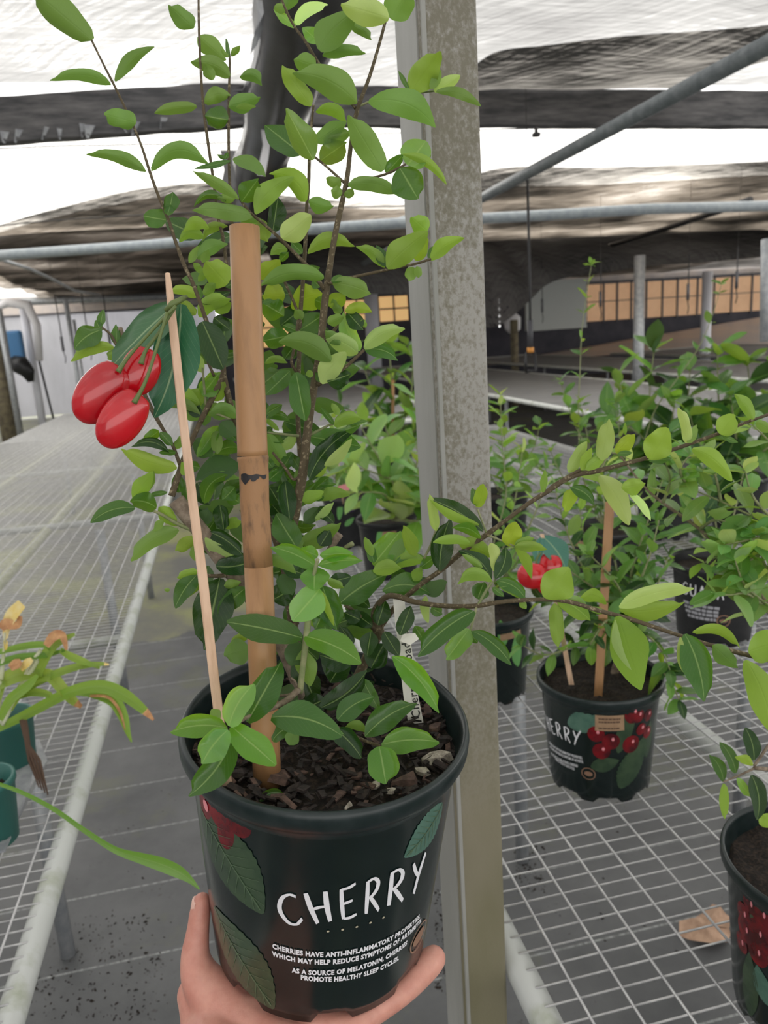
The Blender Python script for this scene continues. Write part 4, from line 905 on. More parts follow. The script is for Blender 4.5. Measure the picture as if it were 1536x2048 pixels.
leaves(.50, [(408, 472, 358, 482, 28, 'ub', .25), (418, 456, 366, 464, 28, 'ub', .3), (455, 452, 405, 482, 22, 'ub', .25), (395, 518, 456, 488, 30, 'u', .15), (378, 526, 400, 490, 18, 't'), (455, 568, 412, 523, 54, 'ub'),
 (405, 545, 387, 526, 15, 'uy'), (412, 545, 396, 563, 15, 'uy'), (405, 525, 418, 500, 18, 'ub'), (518, 440, 535, 484, 32, 'ub'), (480, 450, 530, 445, 30, 'ub'), (520, 556, 560, 520, 36, 'uy'), (560, 522, 577, 504, 18, 'up'),
 (575, 500, 541, 510, 24, 'ub', .25), (604, 507, 582, 484, 22, 'tp'), (648, 555, 521, 572, 38, 'u', .14, -.03), (540, 545, 570, 535, 22, 't', .1), (615, 505, 709, 492, 32, 'ub', .22)])
leaves(.48, [(682, 372, 652, 356, 24, 'u'), (684, 388, 662, 380, 26, 'u'), (692, 395, 706, 378, 18, 'u'), (696, 368, 796, 386, 36, 'u', .1, -.01), (772, 346, 806, 310, 26, 'u'), (815, 330, 852, 282, 60, 'tp'), (800, 336, 836, 398, 66, 't', 0, -.012),
 (806, 308, 893, 369, 20, 'ub', .14, -.008), (850, 318, 860, 305, 16, 'uy'), (770, 535, 712, 493, 26, 'ub', .15), (772, 533, 752, 490, 24, 'td'), (774, 536, 856, 464, 52, 'ub', .04, -.008), (855, 462, 822, 434, 38, 'ub'),
 (834, 522, 850, 466, 30, 'uy'), (860, 520, 928, 475, 30, 'ub', .1), (857, 516, 868, 492, 14, 'tp'), (826, 534, 817, 562, 24, 'ub'), (834, 533, 838, 556, 16, 'ub'), (666, 566, 742, 588, 44, 'u', .06), (662, 562, 690, 554, 16, 'tp')])
leaves(.502, [(396, 592, 338, 581, 24, 'ub', .1), (402, 598, 396, 570, 12, 't'), (408, 590, 430, 566, 22, 'uy'), (405, 606, 460, 584, 22, 'td'), (396, 630, 460, 597, 36, 'ub', .14), (430, 622, 462, 605, 30, 'ub'), (392, 629, 362, 602, 26, 'ub'),
 (405, 643, 447, 738, 58, 'td', 0, -.02), (428, 635, 460, 660, 32, 'td'), (402, 650, 418, 720, 26, 'up'), (408, 692, 374, 682, 22, 'u', .2), (407, 745, 380, 698, 24, 'up'), (392, 708, 374, 700, 16, 'u'), (405, 808, 374, 782, 40, 'ub'), (404, 790, 440, 744, 46, 'tb'),
 (428, 802, 450, 764, 28, 'ub'), (402, 832, 377, 806, 26, 'td'), (398, 838, 362, 822, 22, 'u'), (420, 825, 478, 832, 38, 'u', .15), (440, 846, 472, 872, 34, 'td'), (415, 812, 440, 830, 30, 'u'), (400, 806, 318, 802, 46, 'ub', .12), (400, 828, 310, 814, 24, 'u', .18), (395, 822, 372, 798, 30, 'td')])
leaves(.515, [(570, 590, 524, 592, 50, 'uy'), (526, 606, 568, 632, 46, 'ub'), (526, 606, 545, 600, 11, 'tp'), (646, 590, 582, 614, 52, 'uy', .1), (576, 672, 524, 682, 46, 'u'), (662, 722, 557, 684, 46, 'u', .16, -.03), (600, 660, 646, 630, 42, 't'),
 (596, 662, 566, 650, 18, 'tp'), (530, 726, 575, 726, 16, 'ub', .2), (558, 742, 526, 768, 42, 't'), (580, 742, 530, 790, 36, 't'), (592, 745, 610, 842, 44, 't', 0, -.02), (612, 714, 620, 756, 22, 'td'), (532, 828, 564, 809, 22, 't'),
 (534, 836, 580, 842, 20, 't', .2), (532, 838, 558, 861, 11, 'ub'), (640, 574, 625, 560, 22, 'tp'), (604, 640, 590, 618, 20, 'u'), (630, 600, 660, 612, 30, 'ub')])
leaves(.498, [(658, 612, 690, 590, 36, 'uy'), (680, 628, 666, 598, 20, 'uy'), (690, 622, 744, 624, 24, 'uy', .15), (655, 646, 688, 632, 24, 'u'), (720, 702, 687, 622, 34, 'tp', -.08), (694, 624, 727, 660, 30, 'td'), (722, 640, 732, 655, 14, 'ub'), (728, 696, 809, 656, 36, 'up', .12), (730, 700, 796, 721, 30, 't', .15),
 (716, 706, 652, 678, 44, 'up', .1), (642, 766, 692, 704, 42, 'up', .05), (655, 764, 702, 748, 46, 'td'), (638, 764, 645, 730, 24, 't'), (622, 755, 616, 740, 14, 'up'), (668, 850, 723, 836, 30, 'ub', .15), (668, 849, 641, 814, 12, 'tp'), (678, 830, 664, 806, 14, 'ub'), (680, 828, 696, 824, 14, 'td'), (675, 846, 737, 842, 11, 'tp'), (680, 690, 650, 660, 24, 'u'), (690, 860, 720, 850, 20, 'tp')])
leaves(.485, [(202, 660, 149, 698, 44, 't', .1), (228, 694, 142, 722, 28, 'ub', .14), (200, 652, 207, 619, 17, 'tb'), (202, 664, 192, 640, 16, 't'), (233, 692, 232, 648, 20, 't'), (236, 702, 215, 718, 26, 'ub')])
leaves(.493, [(318, 862, 287, 884, 26, 'ub'), (320, 864, 346, 892, 20, 't'), (348, 897, 369, 870, 20, 'ub'), (352, 905, 318, 905, 12, 'tp'), (354, 936, 243, 897, 38, 'ub', -.06), (338, 904, 262, 894, 22, 'td', .2, -.004), (265, 996, 306, 943, 32, 'ub'), (308, 942, 296, 985, 14, 'ub'),
 (313, 1016, 260, 1003, 42, 'ub', .12), (270, 1016, 181, 1046, 32, 't', .12), (300, 990, 335, 984, 11, 'td'), (318, 1014, 354, 1052, 28, 'ub'), (326, 1040, 308, 1062, 16, 'ub'), (356, 1058, 261, 1121, 36, 'u', .1), (393, 1076, 350, 1102, 28, 'ub'), (386, 1092, 390, 1122, 16, 'u'), (360, 985, 352, 948, 26, 't'), (378, 1010, 368, 960, 22, 't'),
 (384, 950, 362, 925, 26, 'ub')])
leaves(.515, [(437, 852, 394, 914, 28, 'tb'), (432, 862, 434, 908, 26, 't'), (392, 878, 422, 916, 38, 'td'), (440, 848, 474, 882, 26, 't'), (478, 896, 430, 910, 30, 'u', .15), (478, 930, 392, 962, 52, 'td', .1), (408, 1006, 456, 950, 34, 'u', .2), (416, 960, 478, 955, 22, 'u', .1), (455, 992, 480, 1005, 26, 'td'), (447, 1050, 482, 1042, 24, 'ub'), (440, 1010, 448, 1062, 36, 'td'), (418, 1020, 405, 1050, 30, 'td'),
 (410, 1076, 476, 1118, 26, 'up', -.1, -.02), (418, 1064, 486, 1112, 38, 'td', .08, -.012), (395, 965, 420, 1010, 40, 'td', 0, .02), (470, 975, 445, 1000, 30, 't'), (400, 935, 372, 930, 20, 't'), (465, 875, 440, 850, 20, 'ub'), (410, 925, 445, 940, 28, 't', .1, .02)])
leaves(.525, [(534, 868, 569, 938, 36, 'u'), (534, 864, 567, 886, 18, 't'), (594, 870, 560, 902, 22, 'up'), (618, 872, 722, 893, 46, 't', .0, 0), (618, 958, 708, 858, 36, 'td', .1, -.018), (650, 932, 704, 878, 22, 'up', -.05, -.024), (615, 945, 655, 930, 30, 'ub', 0, .01), (568, 935, 596, 970, 14, 'tp'), (538, 960, 566, 936, 26, 't'), (545, 935, 530, 915, 20, 't'), (592, 962, 552, 984, 20, 't'), (570, 962, 580, 1042, 36, 'td'),
 (606, 998, 648, 966, 30, 't'), (632, 976, 658, 954, 20, 't'), (640, 970, 672, 968, 11, 'tp'), (604, 1002, 648, 984, 28, 'ub'), (638, 1000, 700, 990, 26, 'u', .15), (648, 994, 626, 998, 14, 'tp'), (608, 1046, 640, 1014, 28, 'td'), (630, 1042, 668, 1004, 17, 'up'), (638, 1014, 668, 1046, 26, 'td'), (582, 1042, 632, 1050, 24, 'u', -.2), (600, 1086, 682, 1046, 38, 'u', -.08), (578, 1052, 606, 1096, 28, 'u'), (540, 975, 560, 1010, 36, 'td', 0, .02),
 (590, 960, 620, 930, 24, 't'), (585, 905, 560, 945, 22, 't'), (545, 1010, 585, 1060, 40, 'td', 0, .02), (600, 940, 580, 905, 22, 't')])
leaves(.50, [(592, 1094, 552, 1028, 52, 't', 0, 0), (592, 1146, 507, 1136, 26, 'u', .25, -.045), (395, 1142, 354, 1156, 26, 'ub'), (394, 1150, 350, 1216, 36, 't', .06), (400, 1160, 370, 1196, 20, 'ub'), (440, 1156, 408, 1300, 74, 'td', .0, .005), (492, 1176, 437, 1232, 38, 't', .05), (448, 1172, 482, 1164, 20, 'ub'), (432, 1132, 520, 1112, 44, 'td', -.1), (640, 1092, 660, 1060, 30, 'td'), (610, 1150, 560, 1130, 30, 'td'), (560, 1150, 585, 1190, 40, 'td'), (545, 1200, 590, 1175, 44, 'td', 0, .01), (500, 1300, 448, 1312, 50, 't', .05), (498, 1266, 460, 1290, 22, 'ub'), (340, 1180, 328, 1180, 8, 'u')])
lo = .425
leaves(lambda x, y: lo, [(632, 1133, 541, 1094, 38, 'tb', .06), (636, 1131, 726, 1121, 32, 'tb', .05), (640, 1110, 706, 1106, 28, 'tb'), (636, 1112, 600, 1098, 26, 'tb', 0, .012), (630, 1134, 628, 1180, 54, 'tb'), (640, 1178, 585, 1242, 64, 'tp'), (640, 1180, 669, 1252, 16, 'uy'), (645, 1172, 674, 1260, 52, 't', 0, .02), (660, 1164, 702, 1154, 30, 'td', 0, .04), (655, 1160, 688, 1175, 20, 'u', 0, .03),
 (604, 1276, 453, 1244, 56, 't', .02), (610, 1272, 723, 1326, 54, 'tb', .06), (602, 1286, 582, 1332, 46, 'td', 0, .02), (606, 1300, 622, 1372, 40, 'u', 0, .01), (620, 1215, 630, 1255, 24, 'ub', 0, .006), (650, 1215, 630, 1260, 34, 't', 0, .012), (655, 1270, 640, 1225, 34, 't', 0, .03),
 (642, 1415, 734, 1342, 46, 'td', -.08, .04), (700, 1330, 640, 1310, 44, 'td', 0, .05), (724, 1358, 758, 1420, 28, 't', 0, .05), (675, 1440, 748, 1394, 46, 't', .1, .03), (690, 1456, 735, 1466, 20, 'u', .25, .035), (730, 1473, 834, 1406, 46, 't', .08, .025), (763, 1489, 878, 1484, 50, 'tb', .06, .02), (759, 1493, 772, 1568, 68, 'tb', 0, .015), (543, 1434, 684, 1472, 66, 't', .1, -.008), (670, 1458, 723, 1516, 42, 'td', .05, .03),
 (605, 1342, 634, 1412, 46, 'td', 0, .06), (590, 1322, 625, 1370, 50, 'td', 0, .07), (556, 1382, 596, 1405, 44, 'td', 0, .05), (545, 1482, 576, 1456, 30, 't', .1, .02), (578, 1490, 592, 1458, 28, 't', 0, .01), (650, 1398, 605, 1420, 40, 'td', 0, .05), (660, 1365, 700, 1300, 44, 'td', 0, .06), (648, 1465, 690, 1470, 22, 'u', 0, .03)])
leaves(lambda x, y: .397, [(463, 1452, 552, 1530, 58, 'tb', 0, 0), (455, 1456, 341, 1464, 50, 'tb', .08), (458, 1452, 508, 1368, 56, 'tp', .08, -.004), (494, 1444, 562, 1324, 62, 't', 0, .008), (456, 1460, 404, 1528, 62, 'tp', .06, -.008), (465, 1474, 377, 1592, 60, 't', -.08, .003), (440, 1420, 420, 1440, 22, 't', 0, .01)])
leaf(main, 519, 1602, 573, 1591, 20, .432, 't', .2)
def hx(x, y): return .525 if x < 780 else .525-(x-780)*.00042 if x < 950 else .468-(x-950)*.000085
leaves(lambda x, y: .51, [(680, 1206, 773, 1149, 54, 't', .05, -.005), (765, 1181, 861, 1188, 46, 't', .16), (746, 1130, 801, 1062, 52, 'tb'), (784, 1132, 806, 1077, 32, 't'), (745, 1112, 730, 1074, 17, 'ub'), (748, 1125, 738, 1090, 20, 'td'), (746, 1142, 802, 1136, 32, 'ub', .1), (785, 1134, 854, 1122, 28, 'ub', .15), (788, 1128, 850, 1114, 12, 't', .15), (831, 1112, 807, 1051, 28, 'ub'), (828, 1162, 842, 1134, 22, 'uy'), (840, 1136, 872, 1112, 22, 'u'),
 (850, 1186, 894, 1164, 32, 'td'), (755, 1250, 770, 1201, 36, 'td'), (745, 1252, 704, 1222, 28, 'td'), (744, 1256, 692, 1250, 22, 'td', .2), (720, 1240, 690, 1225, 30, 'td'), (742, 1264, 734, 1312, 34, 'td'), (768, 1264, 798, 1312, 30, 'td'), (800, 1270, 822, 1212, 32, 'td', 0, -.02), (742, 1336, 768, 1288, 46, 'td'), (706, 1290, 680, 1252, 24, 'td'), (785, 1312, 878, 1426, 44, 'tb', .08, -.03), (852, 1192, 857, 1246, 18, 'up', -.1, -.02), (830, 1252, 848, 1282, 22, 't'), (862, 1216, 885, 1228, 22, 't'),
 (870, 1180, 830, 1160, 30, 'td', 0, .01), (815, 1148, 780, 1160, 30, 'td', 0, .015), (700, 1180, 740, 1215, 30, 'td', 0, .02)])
leaves(hx, [(966, 1062, 856, 997, 34, 'td', .06), (958, 1050, 860, 1000, 18, 'ub', -.06, -.004), (872, 1062, 859, 989, 22, 'up'), (956, 1015, 967, 968, 26, 'uy'), (955, 1011, 945, 976, 18, 'tp'), (962, 1076, 903, 1056, 22, 'ub', .15), (940, 1086, 866, 1085, 20, 'ub', .1, .01), (879, 1141, 900, 1037, 44, 'td', .05, -.01), (918, 1086, 983, 1114, 36, 'ub', .1, .008), (983, 1160, 917, 1101, 30, 'td', .14), (965, 1135, 925, 1108, 14, 'ub', 0, -.004), (984, 1161, 915, 1168, 30, 'ub', .28, -.008),
 (983, 1086, 988, 1142, 26, 'up', .1), (1012, 1096, 990, 1158, 30, 'td', -.1), (955, 1198, 968, 1164, 34, 't', 0, .006), (992, 1162, 1053, 1202, 30, 't', .15), (1000, 1175, 1050, 1200, 12, 'ub', .05, -.003), (1040, 1200, 1052, 1218, 14, 'ub'), (985, 1175, 1008, 1193, 14, 'tp'), (1016, 1092, 1032, 1044, 38, 'uy'), (1030, 1092, 1094, 1098, 22, 'ub', .05), (1030, 1090, 1068, 1075, 18, 'u'), (1031, 1095, 1063, 1157, 20, 'ub', .1), (948, 1222, 835, 1312, 50, 't', .06, -.01), (938, 1258, 892, 1319, 46, 'tp', 0, -.006), (945, 1262, 1023, 1330, 34, 't', .08, -.006), (938, 1262, 955, 1286, 18, 'td'),
 (1138, 945, 1174, 883, 26, 'up'), (1162, 940, 1183, 896, 20, 'ub'), (1172, 939, 1209, 917, 26, 'ub', .1), (1203, 921, 1218, 838, 36, 'up'), (1232, 906, 1269, 868, 30, 'uy'), (1250, 870, 1250, 845, 8, 'up'), (1235, 908, 1264, 905, 11, 'tp'), (1300, 919, 1336, 856, 54, 'ub'), (1298, 922, 1344, 917, 15, 'tp'), (1375, 886, 1357, 815, 26, 'up', .08), (1377, 886, 1394, 850, 18, 't'), (1385, 897, 1464, 962, 34, 'ub', .1), (1440, 868, 1470, 830, 46, 'ub'), (1445, 872, 1476, 885, 11, 'tp'), (1507, 839, 1469, 788, 26, 'ub', .08), (1512, 844, 1545, 862, 22, 'u'), (1150, 944, 1216, 971, 20, 'up', .1), (1200, 951, 1258, 1050, 42, 'up', .06), (1243, 976, 1291, 967, 34, 'ub'), (1258, 985, 1301, 1042, 17, 'tp', .08), (1145, 978, 1130, 1023, 28, 'uy'), (1140, 975, 1189, 1011, 26, 't', .15), (1086, 985, 1090, 940, 14, 'ub'), (1092, 988, 1082, 968, 10, 'tp'),
 (1090, 1196, 1140, 1136, 66, 'ub', 0, -.01), (1115, 1196, 1181, 1241, 42, 'up', .05, -.005), (1110, 1207, 1117, 1294, 34, 'ub'), (1106, 1210, 1108, 1285, 12, 'up', 0, -.004), (1160, 1196, 1213, 1207, 26, 'ub', .2), (1175, 1216, 1216, 1226, 13, 'up'), (1238, 1213, 1387, 1176, 36, 'up', .06, -.008), (1238, 1220, 1370, 1204, 36, 'ub', -.06), (1236, 1232, 1282, 1380, 72, 'ub', .0, -.012), (1230, 1240, 1262, 1340, 18, 'up', -.1, -.02), (1370, 1268, 1408, 1403, 58, 't', .06, -.012), (1360, 1275, 1395, 1370, 20, 'up', -.1, -.02), (1385, 1264, 1480, 1296, 24, 'ub', .2), (1425, 1290, 1476, 1336, 36, 'u'), (1497, 1304, 1580, 1284, 62, 'ub', .05, -.012), (1492, 1320, 1548, 1470, 58, 'ub', .05, -.012)])
flush_leaves()
# filler leaves deep inside the held plant, darkened in colour for the shade there
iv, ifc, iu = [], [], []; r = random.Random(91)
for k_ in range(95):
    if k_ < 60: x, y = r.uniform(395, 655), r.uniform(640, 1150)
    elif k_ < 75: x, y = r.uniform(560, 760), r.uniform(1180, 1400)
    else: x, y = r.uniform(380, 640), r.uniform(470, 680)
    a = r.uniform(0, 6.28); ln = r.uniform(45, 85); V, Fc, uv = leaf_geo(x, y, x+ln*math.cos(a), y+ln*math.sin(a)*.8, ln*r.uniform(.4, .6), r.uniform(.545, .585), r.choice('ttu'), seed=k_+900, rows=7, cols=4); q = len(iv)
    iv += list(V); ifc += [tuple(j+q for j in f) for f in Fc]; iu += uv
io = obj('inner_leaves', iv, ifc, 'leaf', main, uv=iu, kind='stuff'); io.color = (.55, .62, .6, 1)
# ------------------------------------------------------------------ bamboo cane, wooden stick with cherry tag, white name tag
sb = MP.soil(533, 1560, .022); bam = thing('bamboo_cane', 'thick brown bamboo cane standing in the held pot, dark scar below its joint', 'cane', sb)
def cane(pts, name, m):
    V, Fc = tube_geo([P(x, y, d) for x, y, d, w_ in pts], [w_*d/F/2 for x, y, d, w_ in pts], 28); return obj(name, V, Fc, m, bam)
Dc = lambda y: .425+(y-455)/(1560-455)*.03
cane([(489, 454, Dc(454), 60), (492, 560, Dc(560), 60), (497, 700, Dc(700), 60), (502, 820, Dc(820), 60), (505, 900, Dc(900), 60), (505.5, 912, Dc(912), 61.5)], 'upper_cane', 'bamboo')
cane([(505.5, 912, Dc(912), 61.5), (506, 917, Dc(917), 63), (506.5, 922, Dc(922), 61), (507, 935, Dc(935), 59), (508, 944, Dc(944), 58.5), (509, 1000, Dc(1000), 58), (514, 1080, Dc(1080), 57), (517, 1132, Dc(1132), 57)], 'jointed_cane', 'bamboo_dark')
cane([(517, 1132, Dc(1132), 57), (524, 1300, Dc(1300), 56), (530, 1450, Dc(1450), 56), (535, 1570, Dc(1570), 56)], 'lower_cane', 'bamboo')
mb = MB(); axis0 = P(507, 935, Dc(935)); 
def on_cane(x, y):
    c0 = P(505+(y-900)*.056, y, Dc(y)); ax_ = _n(P(517, 1132, Dc(1132))-P(505, 900, Dc(900))); q = Dc(y)-.014
    while q < Dc(y)+.002:
        e = P(x, y, q)-c0
        if np.linalg.norm(e-ax_*e.dot(ax_)) <= 29.4*Dc(y)/F+.0002: break
        q += .0001
    return P(x, y, q-.0001)
V = []; Fc = []; r = random.Random(4); nx = 27
for i in range(nx):
    x = 482+51*i/(nx-1); big = max(0, 1-abs(x-491)/14); y0 = 950-4*big+1.5*math.sin(x*.23)-.06*(x-506); y1 = y0+6+15*big+3*math.sin(x*.31+1)+(5 if 502 < x < 518 else 0)
    for k in range(4): V.append(on_cane(x, y0+(y1-y0)*k/3))
for i in range(nx-1):
    for k in range(3): Fc.append((i*4+k, i*4+k+1, i*4+k+5, i*4+k+4))
obj('black_scar', V, Fc, 'blackmark', bam, smooth=False)
st = thing('tag_stick', 'slim pale wooden stick in the held pot carrying the red cherry picture', 'plant tag', MP.soil(455, 1575, .02))
Ds = lambda y: .412+(y-545)/(1575-545)*.03
pts = [(335, 545, 10), (340, 590, 15), (349, 680, 18), (365, 830, 18), (385, 1000, 19), (405, 1150, 20), (424, 1320, 20), (440, 1450, 20), (456, 1580, 20)]
V = []; Fc = []
for x, y, w_ in pts:
    d = Ds(y); hw = w_/2
    for sx, dd in ((-1, 0), (1, 0), (1, .0035), (-1, .0035)): V.append(P(x+sx*hw, y, d+dd))
for i in range(len(pts)-1):
    for k in range(4): Fc.append((i*4+k, i*4+(k+1) % 4, (i+1)*4+(k+1) % 4, (i+1)*4+k))
Fc += [(3, 2, 1, 0), tuple(range(len(V)-4, len(V)))]
stk = obj('stick', V, Fc, 'stickwood', st, smooth=False); md = stk.modifiers.new('bevel', 'BEVEL'); md.width = .0008; md.segments = 2
def cherry(parent, x0, y0, x1, y1, w_, d, name='cherry', depth=.45, m='cherry'):
    """plump fruit between two picture points"""
    a, b_ = P(x0, y0, d), P(x1, y1, d); ax = b_-a; ln = np.linalg.norm(ax); e1 = ax/ln; fw = _n(ray((x0+x1)/2, (y0+y1)/2)); e3 = _n(fw-e1*fw.dot(e1)); e2 = np.cross(e3, e1); V = []; Fc = []; nr, na = 16, 24; rw = w_*d/F/2
    for i in range(nr+1):
        t = i/nr*math.pi; s = math.sin(t)**.92; z = -math.cos(t)
        dip = .10*math.exp(-((1+z)/.10)**2)
        for j in range(na): q = 2*math.pi*j/na; V.append((a+b_)/2+e1*(z*ln/2+dip*ln*.5)+e2*rw*s*math.cos(q)+e3*rw*depth*2*s*math.sin(q)*.55)
    for i in range(nr):
        for j in range(na): q = (j+1) % na; Fc.append((i*na+j, i*na+q, (i+1)*na+q, (i+1)*na+j))
    return obj(name, V, Fc, m, parent)
dc = .409
for i, (c_, s_) in enumerate([((246, 728, 160, 842, 92), [(352, 612), (300, 665), (258, 712), (236, 744)]), ((300, 692, 262, 790, 76), [(350, 615), (318, 665), (292, 700), (282, 728)]), ((284, 782, 206, 892, 84), [(334, 625), (312, 700), (290, 765), (268, 806)])]):
    ch = cherry(st, c_[0], c_[1], c_[2], c_[3], c_[4], dc+(.008 if i == 1 else 0)-.002*i)
    q = spline([(x, y, dc-.006-.001*i+(0.004 if i == 1 else 0)) for x, y in s_], 5); n_ = len(q)
    V, Fc = tube_geo([P(*a) for a in q], [(.00085+.0008*(k/(n_-1))**4) for k in range(n_)], 8); obj('fruit_stalk', V, Fc, 'cherrystem', ch)
V, Fc, uv = leaf_geo(362, 608, 308, 835, 95, .424, 't', -.06, seed=3, fold=.1, slope=.1); o = obj('printed_leaf', V, Fc, 'tagleaf', st, uv=uv); o.color = (.9, .9, .9, 1)
V, Fc, uv = leaf_geo(356, 604, 215, 742, 62, .423, 't', .02, seed=5, fold=.1, slope=.1); o = obj('printed_leaf', V, Fc, 'tagleaf', st, uv=uv); o.color = (2.2, 1.1, 1.1, 1)
V, Fc = tube_geo([P(332, 622, .410), P(345, 608, .4085), P(360, 600, .411), P(372, 594, .418)], [.0016, .002, .0017, .0012], 8); obj('leaf_stalk', V, Fc, 'cherrystem', st)
# white name tag behind the stems
nt_ = thing('name_tag', 'white plastic strip tag lettered in black, pushed into the held pot at the right', 'plant tag', MP.soil(832, 1446, .018))
tg = [(797, 1195, 22), (802, 1240, 24), (808, 1280, 26), (815, 1340, 28), (822, 1395, 29), (832, 1447, 30)]
V = []; Fc = []; Dt = lambda y: .505+(y-1195)/250*.012
for x, y, w_ in tg:
    for sx, dd in ((-1, 0), (1, 0), (1, .0008), (-1, .0008)): V.append(P(x+sx*w_/2, y-sx*2, Dt(y)+dd))
for i in range(len(tg)-1):
    for k in range(4): Fc.append((i*4+k, i*4+(k+1) % 4, (i+1)*4+(k+1) % 4, (i+1)*4+k))
Fc += [(3, 2, 1, 0), tuple(range(len(V)-4, len(V)))]; tgo = obj('tag_strip', V, Fc, 'label', nt_, smooth=False)
TV, TF = text_mesh('Cherry Barbados', 1.0, .008, 1.1); x0_, x1_ = TV[:, 0].min(), TV[:, 0].max(); W = []
for v in TV:
    t = (v[0]-x0_)/(x1_-x0_); y = 1436-t*(1436-1262); cx = 831-t*(831-806); x = cx+10-v[1]*24; W.append(P(x, y-2*(x-cx)/15, Dt(y)-.0004))
obj('lettering', W, TF, 'ink', tgo, smooth=False)
obj('folded_corner', [P(806, 1268, .503), P(830, 1266, .502), P(838, 1278, .5), P(820, 1290, .4985), P(800, 1282, .50)], [(0, 1, 2, 3, 4)], 'label', tgo, smooth=False)
# ------------------------------------------------------------------ the hand under the pot
hand = thing('hand', 'bare left hand holding the big CHERRY pot from below, thumb up its left side', 'hand', P(470, 2040, .49))
hb_c = MP.pt(0, PH, 0, 0)
def under(x, y, off): rr = ray(x, y); return P(x, y, (hb_c-CAM+MP.a*off).dot(MP.a)/rr.dot(MP.a))
def under_uv(u, v, off): return hb_c+MP.u*u+MP.v*v+MP.a*off
hm = MB()
def limb(pts, n=16):
    """tapering chain of (point, radius), rounded at both ends"""
    q = spline([tuple(p)+(r_,) for p, r_ in pts], 6); a, z = q[0], q[-1]; d0 = _n(q[0][:3]-q[1][:3]); d1 = _n(q[-1][:3]-q[-2][:3])
    C = [np.append(a[:3]+d0*a[3]*math.sin(t), a[3]*math.cos(t)) for t in (1.5, 1.2, .8, .4)]+q+[np.append(z[:3]+d1*z[3]*math.sin(t), z[3]*math.cos(t)) for t in (.4, .8, 1.2, 1.5)]
    hm.tube([c[:3] for c in C], [c[3] for c in C], n)
limb([(P(404, 1803, .513), .0062), (P(400, 1826, .512), .0074), (P(397, 1852, .511), .0076), (P(393, 1885, .510), .0088), (P(391, 1915, .508), .0102), (P(402, 1955, .505), .0135), (under(436, 2000, .017), .017), (under(490, 2050, .022), .018)])      # thumb and its ball
limb([(under(440, 2010, .02), .017), (under(520, 2068, .020), .0165), (under(590, 2100, .018), .0155)])
limb([(under_uv(.045, -.058, .019), .0165), (under_uv(.02, -.040, .015), .0135), (under_uv(.0, -.02, .0125), .0115)])
limb([(under_uv(.055, -.050, .022), .018), (under_uv(.050, -.02, .017), .0145), (under_uv(.03, .0, .0135), .0115)])
limb([(under(395, 1990, .026), .014), (under(425, 2060, .034), .022), (P(440, 2180, .455), .028), (P(420, 2420, .405), .030)])          # heel of the hand and wrist
limb([(under(540, 2090, .026), .018), (P(520, 2200, .455), .026), (P(470, 2420, .41), .028)])
limb([(under_uv(.056, -.03, .0135), .0115), (under(690, 2052, .0112), .0104), (under(740, 2022, .0108), .0098), (under(790, 1990, .0098), .0093), (under(826, 1958, .0078), .0098), (under(858, 1926, .0058), .0096), (under(867, 1917, .005), .0088)])   # index finger out to the right
limb([(under_uv(.03, -.02, .0125), .011), (under_uv(.022, .02, .010), .0092), (under_uv(.015, .04, .0092), .0082), (under_uv(.008, .054, .0085), .0075)])
limb([(under_uv(.01, -.02, .0125), .011), (under_uv(-.004, .015, .010), .009), (under_uv(-.012, .045, .009), .0078), (under_uv(-.016, .062, .0085), .0072)])
limb([(under_uv(-.005, -.02, .0125), .010), (under_uv(-.025, .008, .009), .0078), (under_uv(-.035, .03, .008), .0066), (under_uv(-.04, .044, .0075), .006)])
ho = hm.out('palm_and_fingers', 'skin', hand)
md = ho.modifiers.new('one_skin', 'REMESH'); md.mode = 'VOXEL'; md.voxel_size = .0015; md.use_smooth_shade = True
md = ho.modifiers.new('soft', 'SMOOTH'); md.iterations = 7; md.factor = .6
V, Fc = [], []
for i in range(6):
    for j in range(6):
        a, t = (j-2.5)*.30, i/5; c0 = P(404-1*t, 1797+t*17, .513); rr = (.0062+.0009*t)*1.03*(.55 if i == 0 else 1); e1 = -R[:, 0]*.85+ray(400, 1800)*-.25; e1 = _n(e1); e2 = _n(np.cross(e1, np.array([0, 0, 1.0])))
        V.append(c0+e1*rr*math.cos(a)+e2*rr*math.sin(a))
for i in range(5):
    for j in range(5): k = i*6+j; Fc.append((k, k+1, k+7, k+6))
obj('thumb_nail', V, Fc, 'nail', ho)
# ------------------------------------------------------------------ other potted plants on the right bench
LM = []
for i in range(6):
    r = random.Random(i+50); rows, cols = 7, 4; V = []; uv = []; Fc = []; fo = r.uniform(.1, .4); cu = r.uniform(-.05, .3); wd = r.uniform(.42, .56)
    for a in range(rows+1):
        t = a/rows; f = math.sin(math.pi*(.015+.97*t**.92))**.8
        for c in range(cols+1):
            v = 2*c/cols-1; e = v*wd/2*f; V.append((t, e, fo*abs(e)-cu*t*t+.03*math.sin(7*t+i)*v)); uv.append((c/cols, t))
    for a in range(rows):
        for c in range(cols): k = a*(cols+1)+c; Fc.append((k, k+cols+1, k+cols+2, k+1))
    me = bpy.data.meshes.new('leaf'); me.from_pydata(V, [], Fc); me.materials.append(MT['bgleaf']); me.polygons.foreach_set('use_smooth', [True]*len(Fc))
    l = me.uv_layers.new(name='UVMap')
    for lp in me.loops: l.data[lp.index].uv = uv[lp.vertex_index]
    LM.append(me)
EXTRA = {}; COUNT = {}
